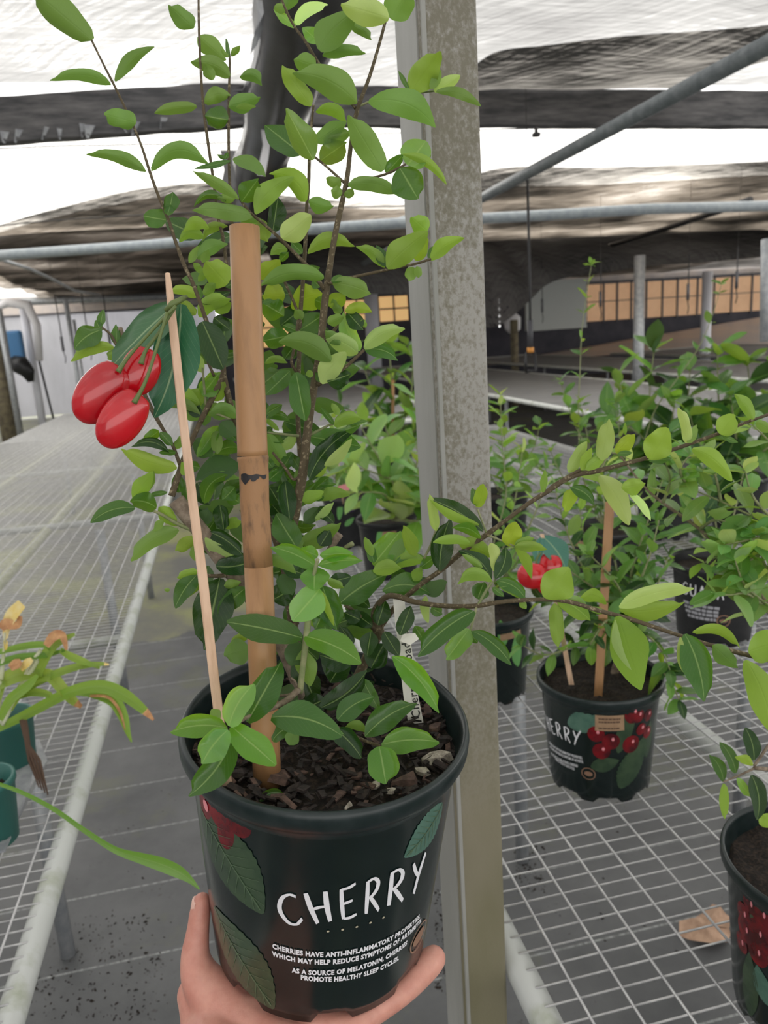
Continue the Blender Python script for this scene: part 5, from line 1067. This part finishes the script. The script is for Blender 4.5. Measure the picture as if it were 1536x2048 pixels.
def put_leaf(parent, p, d, up, ln, tone, r, wsc=1.0):
    d = Vector(d).normalized(); up = Vector(up); z = (up-d*up.dot(d)).normalized(); y = z.cross(d)
    Mx = Matrix(((d.x*ln, y.x*ln*wsc, z.x*ln, p[0]), (d.y*ln, y.y*ln*wsc, z.y*ln, p[1]), (d.z*ln, y.z*ln*wsc, z.z*ln, p[2]), (0, 0, 0, 1)))
    q = r.uniform(.75, 1.25); c = TONE[tone]; me = LM[r.randrange(6)]; COUNT[parent] = COUNT.get(parent, 0)+1
    if COUNT[parent] > 296:
        e = EXTRA.setdefault(parent, ([], [], [])); k = len(e[0]); e[0].extend([Mx @ v.co for v in me.vertices]); e[1].extend([tuple(i+k for i in f.vertices) for f in me.polygons])
        uvd = {lp.vertex_index: tuple(me.uv_layers[0].data[lp.index].uv) for lp in me.loops}; e[2].extend([uvd[i] for i in range(len(me.vertices))]); return
    inst('leaf', me, Mx, parent, (c[0]*q*r.uniform(.85, 1.2), c[1]*q, c[2]*q, 1))
def foliage(t, stems, ln, spacing, seed, tones='nnnb', droop=.1, stem_r=.0016, start=.15, m='greenstem', wsc=1.0, taper=True):
    r = random.Random(seed)
    for s in stems:
        q = [P(*a) for a in spline(s, 6)]; n = len(q); V, Fc = tube_geo(q, [stem_r*(1.5-1.0*i/(n-1)) for i in range(n)], 6); obj('stem', V, Fc, m, t)
        seg = [np.linalg.norm(q[i+1]-q[i]) for i in range(n-1)]; tot = sum(seg); pos = tot*start; ang = r.uniform(0, 3.14); nodes_ = []
        while pos < tot: nodes_.append(pos); pos += spacing*r.uniform(.75, 1.25)
        nodes_.append(tot*.999)
        for pos in nodes_:
            a = 0; i = 0
            while i < n-2 and a+seg[i] < pos: a += seg[i]; i += 1
            p = q[i]+(q[i+1]-q[i])*((pos-a)/seg[i]); tg_ = _n(q[i+1]-q[i]); ang += 1.57+r.uniform(-.4, .4)
            e1 = _n(np.cross(tg_, np.array([.3, .9, .2]))); e2 = np.cross(tg_, e1); sc = 1-.35*(pos/tot)**3 if taper else 1
            for sg in ((0, math.pi) if pos < tot*.99 else (0, 2.1, 4.2)):
                dr = (e1*math.cos(ang+sg)+e2*math.sin(ang+sg))+tg_*r.uniform(.25, .9)+np.array([0, 0, r.uniform(-droop, droop*.6)])
                put_leaf(t, p, dr, (r.uniform(-.5, .5), r.uniform(-.5, .3), 1), ln*sc*r.uniform(.65, 1.15), r.choice(tones), r, wsc)
def potted(label, rim_px, m='pot', soil=True, sc=1.0, print_=None):
    c = onz(rim_px[0], rim_px[1], BZ+PH+.003); pt = Pot(c, (0, 0, -1)); t = thing('potted_shrub', label, 'potted plant', (c[0], c[1], BZ+.003))
    body, rim = build_pot(t, pt, m, 'rim' if m == 'pot' else 'blackpot', 56)
    build_soil(t, pt, .022 if soil else .03, seed=rim_px[0]); return t, pt, body
# 2: cherry pot on the near bench
p2, Q2, b2 = potted('medium CHERRY potted bush with kraft label and square stake on the near mesh bench', (1199, 1345))
print_word(b2, Q2, 'CHERRY', wordmap([Q2.uv(*p) for p in ((1096, 1452), (1098, 1460), (1105, 1466), (1116, 1472), (1131, 1480), (1147, 1488), (1164, 1494))][0:7], [Q2.uv(*p) for p in ((1088, 1420), (1091, 1428), (1098, 1435), (1110, 1442), (1126, 1451), (1146, 1460), (1168, 1467))]), 'letter', sw=.11)
for s_, a, b_ in ((CH1[0], (1099, 1486), (1165, 1518)), (CH1[1], (1101, 1495), (1167, 1526)), (CH1[2], (1103, 1508), (1156, 1534)), (CH1[3], (1112, 1520), (1150, 1540))):
    print_text(b2, Q2, s_, Q2.uv(*a), Q2.uv(*b_), .0042)
def pl(bd, Q, a, b_, w_, m, **k): return print_leaf(bd, Q, Q.uv(*a), Q.uv(*b_), w_, m, **k)
pl(b2, Q2, (1136, 1448), (1215, 1432), .034, 'printleafblue', ser=.03); pl(b2, Q2, (1236, 1506), (1270, 1400), .024, 'printleaf'); pl(b2, Q2, (1182, 1534), (1238, 1520), .024, 'printleaf'); pl(b2, Q2, (1240, 1576), (1290, 1470), .040, 'printleaf', ser=.05); pl(b2, Q2, (1292, 1514), (1300, 1440), .02, 'printleaf')
for (x, y), rr in (((1222, 1483), .0125), ((1192, 1468), .012), ((1203, 1502), .0125), ((1262, 1488), .0135), ((1277, 1432), .010), ((1296, 1430), .009), ((1282, 1458), .009), ((1268, 1416), .014), ((1294, 1464), .009)):
    th, h = Q2.uv(x, y); print_disc(b2, Q2, th, max(h, .026), rr, rr*1.05, 'printcherry'); print_disc(b2, Q2, th+.03, max(h, .026)-rr*.3, .0022, .003, 'printpink', off=.0009, name='printed_highlight', n=8)
def kraft(bd, Q, x0, y0, x1, y1, lines):
    a, b_, c, d = Q.uv(x0, y0), Q.uv(x1, y0), Q.uv(x1, y1), Q.uv(x0, y1); V = []; Fc = []; n = 8
    for i in range(n+1):
        t = i/n; V += [Q.pt(a[0]+(b_[0]-a[0])*t, max(.024, (a[1]+b_[1])/2), .0008), Q.pt(d[0]+(c[0]-d[0])*t, (c[1]+d[1])/2, .0008)]
    o = obj('kraft_label', V, [(2*i, 2*i+2, 2*i+3, 2*i+1) for i in range(n)], 'kraft', bd)
    h0, h1 = max(.024, (a[1]+b_[1])/2), (c[1]+d[1])/2
    for i, s in enumerate(lines):
        if s: hh = h0+(h1-h0)*(.28+i*.2); print_bars(o, Q, (a[0]+(b_[0]-a[0])*.12, hh), (a[0]+(b_[0]-a[0])*.88, hh), .0026, i+3, 'kraftink', off=.0011)
kraft(b2, Q2, 1190, 1415, 1248, 1460, [1, 1, 0, 1])
th, h = Q2.uv(1177, 1547); print_ring(b2, Q2, th, h, .0095, .0014, 'seal'); print_disc(b2, Q2, th, h, .006, .004, 'seal', name='seal_centre')
d2 = 1.17
V, Fc = tube_geo([P(1224, 1376, d2), P(1234, 1335, d2), P(1244, 1300, d2), P(1246, 1270, d2)], [.0085, .0075, .007, .007], 12); obj('trunk', V, Fc, 'oldbark', p2)
T2 = (1246, 1272, d2)
foliage(p2, [[T2, (1190, 1180, 1.15), (1140, 1080, 1.17), (1112, 985, 1.2)], [T2, (1235, 1150, 1.2), (1212, 1040, 1.22), (1205, 950, 1.25)], [T2, (1262, 1150, 1.12), (1290, 1060, 1.13), (1325, 960, 1.15)], [T2, (1300, 1200, 1.1), (1338, 1110, 1.12)],
 [T2, (1290, 1270, 1.08), (1322, 1300, 1.06), (1340, 1340, 1.05)], [T2, (1170, 1230, 1.1), (1120, 1205, 1.08), (1085, 1200, 1.08)], [T2, (1160, 1290, 1.12), (1090, 1310, 1.1), (1045, 1290, 1.1)], [T2, (1180, 1130, 1.25), (1160, 1020, 1.3)], [T2, (1290, 1130, 1.25), (1270, 1010, 1.3)], [T2, (1215, 1240, 1.08), (1180, 1290, 1.05)],
 [(1320, 1332, 1.06), (1345, 1372, 1.05), (1358, 1400, 1.05)], [T2, (1240, 1180, 1.08), (1180, 1110, 1.06)], [T2, (1290, 1200, 1.15), (1310, 1160, 1.15)], [T2, (1270, 1190, 1.1), (1300, 1110, 1.08), (1318, 1040, 1.1)], [T2, (1200, 1190, 1.12), (1150, 1150, 1.1), (1120, 1130, 1.12)]], .045, .0175, 21, 'nndb')
q2s = thing('square_stake', 'square tan wooden stake standing in the medium cherry pot', 'stake', P(1196, 1395, 1.10))
def sq(parent, name, pts, m):
    V = []; Fc = []
    for x, y, d, w_ in pts:
        for sx, dd in ((-1, 0), (1, 0), (1, w_*d/F), (-1, w_*d/F)): V.append(P(x+sx*w_/2, y, d+dd))
    for i in range(len(pts)-1):
        for k in range(4): Fc.append((i*4+k, i*4+(k+1) % 4, (i+1)*4+(k+1) % 4, (i+1)*4+k))
    Fc += [(3, 2, 1, 0), tuple(range(len(V)-4, len(V)))]; return obj(name, V, Fc, m, parent, smooth=False)
sq(q2s, 'shaft', [(1220, 1003, 1.06, 19), (1208, 1200, 1.08, 18), (1196, 1400, 1.10, 17)], 'bamboo')
q2t = thing('tag_stick', 'small stick in the medium cherry pot with a round cherry picture', 'plant tag', P(1142, 1366, 1.12))
sq(q2t, 'stick', [(1084, 1068, 1.08, 8), (1110, 1190, 1.09, 9), (1130, 1300, 1.11, 10), (1143, 1370, 1.12, 11)], 'stickwood')
for i, (x, y, rr) in enumerate(((1066, 1152, 29), (1099, 1132, 26), (1103, 1168, 28))):
    ch = cherry(q2t, x, y-rr, x-3, y+rr*.9, rr*2.1, 1.075-.006*(i != 1), depth=.5); V, Fc = tube_geo([P(1088, 1098, 1.075), P(1088+(x-1088)*.6, 1115, 1.07), P(x+4, y-rr*.6, 1.066)], [.0014, .0014, .002], 6); obj('fruit_stalk', V, Fc, 'cherrystem', ch)
for a in ((1084, 1072, 1132, 1140, 44), (1086, 1072, 1076, 1130, 22)):
    V, Fc, uv = leaf_geo(*a, 1.082, 't', .08, seed=3); o = obj('printed_leaf', V, Fc, 'tagleaf', q2t, uv=uv); o.color = (2, 1.3, 2.2, 1)
# 3: pot half hidden behind the post
p3, Q3, b3 = potted('potted shrub half hidden behind the lichened post, kraft label and green leaf on its pot', (968, 1212))
kraft(b3, Q3, 1000, 1243, 1041, 1276, []); pl(b3, Q3, (1036, 1332), (1030, 1272), .026, 'lime'); pl(b3, Q3, (1010, 1290), (1000, 1240), .02, 'lime')
foliage(p3, [[(975, 1215, 1.5), (985, 1100, 1.48), (1012, 990, 1.5), (1005, 900, 1.52), (1000, 790, 1.55)], [(978, 1210, 1.5), (1040, 1090, 1.45), (1080, 1000, 1.45), (1092, 930, 1.47)], [(972, 1210, 1.5), (900, 1080, 1.5), (850, 960, 1.52), (830, 880, 1.55)], [(980, 1200, 1.5), (1030, 1000, 1.55), (1045, 900, 1.6)], [(980, 1190, 1.48), (1030, 1130, 1.42), (1050, 1080, 1.4)]], .048, .026, 33, 'nnbp')
# guava pot
p4, Q4, b4 = potted('black GUAVA potted shrub behind the pale hanging foliage at right', (1432, 1118), 'blackpot')
gl = lambda dy: [Q4.uv(x, y+dy) for x, y in ((1366, 1186), (1380, 1190), (1398, 1194), (1416, 1197), (1434, 1199), (1452, 1200))]
print_word(b4, Q4, 'GUAVA', wordmap(gl(0), gl(-23)), 'letter', 'white', .11)
for i, (a, b_) in enumerate((((1368, 1204), (1440, 1220)), ((1370, 1213), (1440, 1228)), ((1372, 1222), (1436, 1235)), ((1376, 1232), (1432, 1243)))):
    print_bars(b4, Q4, Q4.uv(*a), Q4.uv(*b_), .0062, i)
th, h = Q4.uv(1447, 1242); print_ring(b4, Q4, th, h, .0125, .0024, 'seal'); print_disc(b4, Q4, th, h, .0085, .004, 'seal', name='seal_centre')
foliage(p4, [[(1440, 1120, 1.68), (1430, 1040, 1.7), (1410, 960, 1.75), (1400, 880, 1.8)], [(1442, 1120, 1.68), (1470, 1020, 1.7), (1490, 930, 1.75)], [(1438, 1118, 1.68), (1380, 1030, 1.72), (1350, 960, 1.78)]], .075, .06, 44, 'nnd', wsc=1.05)
# pots farther back
p5, Q5, b5 = potted('broad-leaved pale guava shrub in a black pot with kraft label, left of the post', (775, 1032), 'blackpot')
kraft(b5, Q5, 764, 1046, 792, 1072, []); pl(b5, Q5, (758, 1105), (762, 1050), .022, 'lime')
foliage(p5, [[(785, 1040, 2.0), (800, 1000, 1.98), (775, 945, 1.97), (745, 895, 1.97), (720, 850, 1.98)], [(790, 1040, 2.0), (815, 980, 2.0), (760, 950, 1.95), (700, 930, 1.9)], [(780, 1035, 2.0), (830, 940, 2.05), (840, 860, 2.1), (835, 800, 2.12)], [(785, 1040, 2.0), (770, 990, 1.92), (715, 985, 1.88)], [(790, 1040, 2.0), (830, 1020, 1.95), (850, 960, 1.93)], [(785, 1038, 2.0), (790, 930, 2.05), (770, 850, 2.1)], [(790, 1040, 2.0), (850, 1040, 1.9), (870, 1010, 1.88)]], .135, .058, 55, 'npppb', wsc=1.0, stem_r=.0028)
p6, Q6, b6 = potted('small plant in a black pot printed with a purple plum, behind the cane plant', (697, 988), 'blackpot')
th, h = Q6.uv(703, 1012); print_disc(b6, Q6, th, h, .02, .02, 'purple', name='printed_plum'); pl(b6, Q6, (678, 1040), (682, 1000), .02, 'lime'); pl(b6, Q6, (690, 1052), (708, 1035), .018, 'lime')
foliage(p6, [[(697, 988, 2.3), (690, 930, 2.3), (670, 870, 2.32)], [(697, 988, 2.3), (650, 930, 2.3), (630, 880, 2.3)], [(697, 988, 2.3), (665, 960, 2.25), (640, 950, 2.2)]], .09, .045, 66, 'nnp')
tt_ = thing('plant_tag', 'pink picture tag standing in the pot printed with a purple plum', 'plant tag', P(688, 985, 2.22)); b = MB()
V = [P(668, 975, 2.22), P(690, 968, 2.22), P(704, 972, 2.22), P(694, 985, 2.22), P(676, 988, 2.22)]; V += [v+R[:, 1]*0+ray(690, 975)*.004 for v in V]
obj('card', V, [(0, 1, 2, 3, 4), (9, 8, 7, 6, 5)]+[(i, (i+1) % 5, 5+(i+1) % 5, 5+i) for i in range(5)], 'printpink', tt_, smooth=False); b = MB(); b.tube([P(684, 984, 2.222), Q6.disc(-.02, .03, .035)], .003, 6); b.out('stick', 'stickwood', tt_)
tt_ = thing('plant_tag', 'bright blue picture tag among the pale leaves behind the cane plant', 'plant tag', P(682, 915, 2.6))
V = [P(666, 918, 2.6), P(684, 903, 2.6), P(694, 905, 2.6), P(688, 916, 2.6), P(670, 922, 2.6)]; V += [v+ray(690, 975)*.004 for v in V]
obj('card', V, [(0, 1, 2, 3, 4), (9, 8, 7, 6, 5)]+[(i, (i+1) % 5, 5+(i+1) % 5, 5+i) for i in range(5)], 'tagblue', tt_, smooth=False); b = MB(); q_ = P(678, 930, 2.605); b.tube([P(676, 918, 2.602), (q_[0], q_[1], BZ)], .003, 6); b.out('stick', 'stickwood', tt_)
p7, Q7, b7 = potted('tall dark-leaved guava shrub with thin cane, farthest back left of the post', (788, 888), 'blackpot')
foliage(p7, [[(790, 890, 3.7), (785, 800, 3.7), (780, 720, 3.7), (775, 690, 3.7)], [(790, 890, 3.7), (820, 800, 3.7), (825, 730, 3.75), (815, 690, 3.75)], [(788, 890, 3.7), (750, 800, 3.7), (730, 740, 3.7)], [(788, 890, 3.7), (730, 840, 3.6), (680, 810, 3.6)], [(790, 890, 3.7), (840, 850, 3.6), (860, 800, 3.6)]], .19, .075, 77, 'nndb', stem_r=.004, droop=.5)
b = MB(); b.tube([P(785, 885, 3.68), P(786, 760, 3.66)], .009, 8); b.out('thin_cane', 'bamboo', p7)
p8, Q8, b8 = potted('slender tall-shooted cherry in a black pot behind the square stake', (1215, 1052), 'blackpot')
kraft(b8, Q8, 1150, 1066, 1185, 1095, [])
foliage(p8, [[(1205, 1050, 1.92), (1165, 950, 1.9), (1157, 830, 1.9), (1160, 740, 1.9), (1165, 650, 1.92), (1183, 528, 1.95)]], .042, .055, 88, 'bbn', start=.05)
foliage(p8, [[(1205, 1050, 1.92), (1190, 930, 1.9), (1150, 850, 1.9), (1120, 760, 1.9)], [(1205, 1050, 1.92), (1180, 900, 1.95), (1160, 800, 2.0)], [(1205, 1050, 1.92), (1240, 920, 1.9), (1230, 800, 1.92)], [(1205, 1050, 1.92), (1130, 960, 1.85), (1100, 900, 1.85)], [(1205, 1050, 1.92), (1215, 960, 1.95), (1195, 860, 2.0)]], .052, .026, 89, 'bnn')
p9, Q9, b9 = potted('tall broad-leaved guava shrub behind the square stake, first of the back row', (1330, 965), 'blackpot')
foliage(p9, [[(1330, 965, 2.4), (1300, 820, 2.4), (1308, 700, 2.42)], [(1330, 965, 2.4), (1260, 830, 2.35), (1235, 750, 2.35)], [(1330, 965, 2.4), (1370, 830, 2.4), (1380, 740, 2.4)], [(1330, 965, 2.4), (1290, 880, 2.3), (1215, 830, 2.25)], [(1330, 965, 2.4), (1340, 870, 2.3), (1350, 800, 2.3)]], .155, .055, 99, 'nndb', stem_r=.003, droop=.4)
foliage(p9, [[(1285, 900, 2.3), (1310, 820, 2.3), (1360, 750, 2.3), (1400, 690, 2.3), (1425, 630, 2.3), (1443, 568, 2.3)]], .05, .085, 100, 'bnn', start=.3)
p10, Q10, b10 = potted('broad-leaved guava shrub at the right edge of the back row', (1478, 950), 'blackpot')
foliage(p10, [[(1478, 950, 2.35), (1440, 820, 2.35), (1435, 700, 2.35)], [(1478, 950, 2.35), (1500, 830, 2.35), (1495, 720, 2.35)], [(1478, 950, 2.35), (1540, 850, 2.3), (1560, 740, 2.3)], [(1478, 950, 2.35), (1400, 880, 2.25), (1380, 830, 2.2)], [(1478, 950, 2.35), (1470, 860, 2.25), (1460, 790, 2.25)], [(1478, 950, 2.35), (1530, 900, 2.2), (1570, 880, 2.2)]], .155, .055, 111, 'nndb', stem_r=.003, droop=.4)
p11, Q11, b11 = potted('low shrub in a black pot just right of the lichened post', (1000, 985), 'blackpot')
foliage(p11, [[(1000, 985, 2.25), (1010, 900, 2.2), (1000, 810, 2.2)], [(1000, 985, 2.25), (1060, 910, 2.2), (1080, 850, 2.2)], [(1000, 985, 2.25), (1040, 960, 2.1), (1075, 930, 2.1)], [(1000, 985, 2.25), (950, 900, 2.25), (900, 830, 2.25)]], .07, .032, 122, 'nbb')
# the cherry pot at the right edge with its long pale branches
p12, Q12, b12 = potted('CHERRY-type pot with printed red fruit cut by the right edge, pale branches reaching left', (1652, 1716))
for (x, y), rr in (((1492, 1860), .012), ((1518, 1868), .013), ((1525, 1830), .013), ((1515, 1905), .012), ((1488, 1828), .010), ((1484, 1885), .009), ((1540, 1890), .012), ((1500, 1800), .009)):
    th, h = Q12.uv(x, y); print_disc(b12, Q12, th, max(h, .026), rr, rr*1.2, 'printcherry'); print_disc(b12, Q12, th+.03, max(h, .026)-.002, .0014, .0035, 'printpink', off=.0009, name='printed_highlight', n=8)
pl(b12, Q12, (1500, 2030), (1500, 1905), .022, 'printleaf'); pl(b12, Q12, (1538, 1930), (1500, 1815), .014, 'printleaf'); pl(b12, Q12, (1535, 2010), (1515, 1930), .022, 'printleafblue')
S1 = [(1660, 1690, .735), (1640, 1450, .73), (1575, 1270, .745), (1502, 1169, .76), (1442, 1104, .77), (1400, 1059, .78), (1326, 1006, .79), (1288, 973, .80), (1240, 911, .81)]
foliage(p12, [S1], .042, .028, 131, 'ppp', start=.45, stem_r=.0022, m='oldbark')
foliage(p12, [[(1640, 1200, .74), (1575, 1065, .745), (1536, 1047, .75), (1442, 1003, .76), (1377, 976, .77)], [(1640, 1200, .74), (1600, 950, .75), (1536, 880, .75), (1505, 850, .76)], [(1502, 1169, .76), (1454, 1113, .75), (1407, 1126, .745)], [(1540, 1215, .75), (1490, 1170, .72), (1470, 1120, .715)],
 [(1560, 1250, .745), (1500, 1190, .73), (1460, 1190, .72), (1430, 1185, .715)], [(1575, 1065, .745), (1500, 1080, .73), (1450, 1090, .725)], [(1442, 1003, .76), (1430, 950, .755), (1410, 920, .755)], [(1575, 1065, .745), (1510, 1000, .74), (1490, 940, .74)], [(1326, 1006, .79), (1340, 960, .78), (1330, 925, .775)], [(1400, 1059, .78), (1430, 1040, .76), (1470, 1050, .755)], [(1536, 1100, .745), (1500, 1120, .73), (1475, 1140, .725)], [(1570, 1180, .74), (1530, 1130, .73), (1515, 1070, .73)], [(1377, 976, .77), (1360, 940, .76), (1380, 910, .76)]], .042, .018, 132, 'pppb', start=.2, stem_r=.0013, wsc=1.15)
for pts in ([(1680, 1700, .72, 10), (1610, 1570, .70, 9), (1550, 1542, .69, 9), (1508, 1536, .685, 8)], [(1508, 1537, .685, 5), (1480, 1550, .683, 4), (1447, 1564, .68, 3)], [(1508, 1532, .685, 6), (1525, 1508, .683, 6), (1545, 1480, .68, 6)]):
    stem('stem', pts, 'oldbark', p12, 7)
leaves(.683, [(1508, 1520, 1490, 1455, 32, 'td', .08), (1472, 1546, 1440, 1484, 24, 't', .08), (1447, 1563, 1419, 1509, 24, 't', .1), (1448, 1567, 1450, 1638, 22, 'ub', 0), (1503, 1550, 1514, 1640, 34, 'td', .1), (1506, 1530, 1470, 1514, 18, 'ub', .1), (1500, 1592, 1474, 1556, 18, 'tp'), (1520, 1650, 1545, 1630, 30, 'ub')], parent=p12)
# ------------------------------------------------------------------ orchids at the left edge
def smallpot(label, rim_px, r0, r1, hh, m):
    c = onz(rim_px[0], rim_px[1], BZ+hh+.004); t = thing('potted_orchid', label, 'potted plant', (c[0], c[1], BZ+.004)); V = []; Fc = []; n = 40
    prof = [(r0-.010, hh*.35), (r0-.004, 0), (r0-.0005, -.001), (r0+.0015, .001), (r0+.0015, .008), (r0-.001, .0095), (r1, hh-.002), (r1-.002, hh), (0.0001, hh)]
    for r_, h in prof:
        for j in range(n): a = 2*math.pi*j/n; V.append(c+np.array([r_*math.cos(a), r_*math.sin(a), -h]))
    for i in range(len(prof)-1):
        for j in range(n): Fc.append((i*n+j, i*n+(j+1) % n, (i+1)*n+(j+1) % n, (i+1)*n+j))
    obj('pot_body', V, Fc, m, t); V = [c+np.array([0, 0, -hh*.22])]+[c+np.array([(r0-.007)*math.cos(2*math.pi*j/n), (r0-.007)*math.sin(2*math.pi*j/n), -hh*.25+.004*math.sin(j*2.1)]) for j in range(n)]
    obj('soil', V, [(0, 1+j, 1+(j+1) % n) for j in range(n)], 'soil', t); return t, c
o1, c1 = smallpot('yellowing orchid with brown-tipped strap leaves in a teal pot at the left edge', (8, 1432), .045, .036, .10, 'teal')
do = 1.22
def strap(t, pts, m='palm', tone=(1, 1, 1, 1), name='leaf', tipm=None, thick=0, label=None):
    """ribbon leaf through (x, y, depth, width)"""
    q = spline(pts, 6); V = []; uv = []; n = len(q); cols = 4
    for i in range(n):
        a = q[max(i-1, 0)]; b_ = q[min(i+1, n-1)]; dx, dy = b_[0]-a[0], b_[1]-a[1]; l = math.hypot(dx, dy); nx, ny = -dy/l, dx/l
        if ny > 0: nx, ny = -nx, -ny
        for j in range(cols+1):
            v = 2*j/cols-1; e = v*q[i][3]/2; V.append(P(q[i][0]+nx*e, q[i][1]+ny*e, q[i][2]+(v*.7-abs(v)*.5)*q[i][3]/2*q[i][2]/F)); uv.append((j/cols, i/(n-1)))
    Fc = [(i*(cols+1)+j, i*(cols+1)+j+1, (i+1)*(cols+1)+j+1, (i+1)*(cols+1)+j) for i in range(n-1) for j in range(cols)]
    cut = int((n-1)*.88)*cols if tipm else len(Fc)
    p0, p1, p2_ = Vector(V[0]), Vector(V[1]), Vector(V[cols+1])
    if (p1-p0).cross(p2_-p0).dot(Vector(CAM)-p0) < 0: Fc = [f[::-1] for f in Fc]
    o = obj(name, V, Fc, m, t, uv=uv); o.color = tone
    if tipm:
        o.data.materials.append(MT[tipm])
        for i, f in enumerate(o.data.polygons):
            if i >= cut: f.material_index = 1
    return o
strap(o1, [(-5, 1458, do, 14), (60, 1425, do, 20), (140, 1384, do-.01, 22), (200, 1373, do-.02, 26), (245, 1388, do-.03, 26), (285, 1418, do-.035, 18), (307, 1440, do-.04, 5)], tipm='brownleaf', tone=(.9, 1, .8, 1))
strap(o1, [(140, 1386, do, 8), (180, 1388, do, 14), (225, 1400, do, 26), (245, 1430, do, 22), (255, 1462, do, 12), (263, 1484, do, 3)], tone=(.8, .95, .7, 1))
strap(o1, [(180, 1392, do-.004, 5), (215, 1394, do-.004, 6), (236, 1416, do-.004, 6), (246, 1442, do-.004, 4), (250, 1460, do-.004, 2)], 'brownleaf', name='dry_edge')
strap(o1, [(30, 1400, do, 8), (65, 1372, do, 12), (110, 1348, do, 16), (160, 1332, do, 14), (200, 1328, do, 9), (218, 1329, do, 3)], tipm='yellowleaf')
strap(o1, [(20, 1420, do, 10), (50, 1370, do, 22), (95, 1350, do, 26), (125, 1378, do, 24), (145, 1400, do, 20), (163, 1414, do, 8)], tipm='brownleaf', tone=(1.2, 1.1, 1.2, 1))
strap(o1, [(-10, 1328, do, 14), (40, 1314, do, 14), (90, 1310, do, 12), (130, 1300, do, 5)], tone=(.6, .8, .7, 1)); strap(o1, [(-10, 1306, do, 10), (50, 1292, do, 14), (90, 1290, do, 12), (104, 1303, do, 6)], tone=(.8, .95, .8, 1))
strap(o1, [(-10, 1372, do, 22), (30, 1350, do, 32), (70, 1345, do, 22), (88, 1348, do, 8)], tone=(1.2, 1.1, 1.2, 1)); strap(o1, [(20, 1400, do, 10), (60, 1385, do, 16), (95, 1388, do, 14), (104, 1395, do, 6)])
strap(o1, [(75, 1350, do, 16), (95, 1305, do, 22), (115, 1285, do, 18), (150, 1268, do, 6)], tone=(1, 1, 1, 1)); strap(o1, [(120, 1300, do, 10), (140, 1312, do, 16), (165, 1322, do, 14), (200, 1336, do, 4)], tone=(1.1, 1.1, 1, 1))
strap(o1, [(92, 1292, do-.01, 14), (108, 1272, do-.01, 20), (125, 1272, do-.01, 16), (133, 1300, do-.01, 6)], 'brownleaf', name='dry_bract'); strap(o1, [(2, 1258, do-.01, 14), (12, 1248, do-.01, 22), (35, 1250, do-.01, 14), (40, 1232, do-.01, 10)], 'brownleaf', name='dry_bract')
strap(o1, [(12, 1300, do, 6), (12, 1262, do, 14), (22, 1232, do, 26), (44, 1207, do, 20)], 'yellowleaf', name='wilted_flower', tone=(1, 1, 1, 1)); strap(o1, [(20, 1336, do-.01, 14), (32, 1328, do-.01, 20), (42, 1322, do-.01, 10)], 'brownleaf', name='dry_bract'); strap(o1, [(40, 1338, do-.008, 14), (55, 1325, do-.008, 16), (64, 1318, do-.008, 8)], 'yellowleaf', name='wilted_flower')
for a in ([(5, 1450, do, 8), (30, 1400, do, 8), (58, 1335, do, 8), (82, 1300, do, 8)], [(0, 1445, do, 12), (20, 1410, do, 14), (40, 1380, do, 12), (75, 1320, do, 10)], [(-8, 1440, do, 10), (0, 1380, do, 12), (8, 1300, do, 6), (10, 1265, do, 6)]):
    stem('pseudobulb_stalk', a, 'algae', o1, 7)
strap(o1, [(-20, 1430, do, 16), (0, 1370, do, 22), (-5, 1340, do, 12)]); strap(o1, [(0, 1440, do-.03, 12), (20, 1400, do-.03, 20), (55, 1372, do-.03, 18), (75, 1350, do-.03, 6)], tone=(.9, 1, .8, 1))
for i in range(4):
    V, Fc = tube_geo([P(42+i*3, 1440, 1.2), P(52+i*2, 1480+i*4, 1.19), P(58+i*7, 1520, 1.18), P(70+i*6, 1550+i*3, 1.17), P(78+i*6, 1575+i*5, 1.16)], [.003, .003, .0025, .002, .001], 6); obj('root', V, Fc, 'root', o1)
o2, c2 = smallpot('teal orchid pot at the left edge below the yellowing orchid, one blade reaching right', (-40, 1560), .045, .036, .10, 'teal')
strap(o2, [(-40, 1560, 1.0, 8), (0, 1569, .98, 8), (50, 1588, .95, 9), (110, 1620, .92, 10), (170, 1662, .88, 11), (230, 1700, .84, 14), (280, 1716, .80, 22), (320, 1728, .77, 28), (355, 1743, .74, 26), (380, 1760, .72, 14), (399, 1779, .70, 3)], tone=(.62, .9, .55, 1))
strap(o2, [(-45, 1540, 1.0, 14), (-30, 1460, 1.0, 24), (-40, 1400, 1.0, 10)])
tr_ = thing('plastic_tray', 'torn dirty grey plastic tray under the orchids on the left bench', 'tray', onz(20, 1640, BZ))
tp = [(-60, 1500), (78, 1478), (95, 1520), (60, 1575), (35, 1640), (10, 1700), (-60, 1720)]
V = [onz(x, y, BZ+.012+.012*(i % 2)) for i, (x, y) in enumerate(tp)]; V += [v-np.array([0, 0, .003]) for v in V]; k = len(tp)
obj('sheet', V, [tuple(range(k)), tuple(range(2*k-1, k-1, -1))]+[(i, (i+1) % k, k+(i+1) % k, k+i) for i in range(k)], 'tray', tr_, smooth=False)

for p_, (V, Fc, uv) in EXTRA.items(): obj('small_leaves', V, Fc, 'bgleaf', p_, uv=uv, kind='stuff')
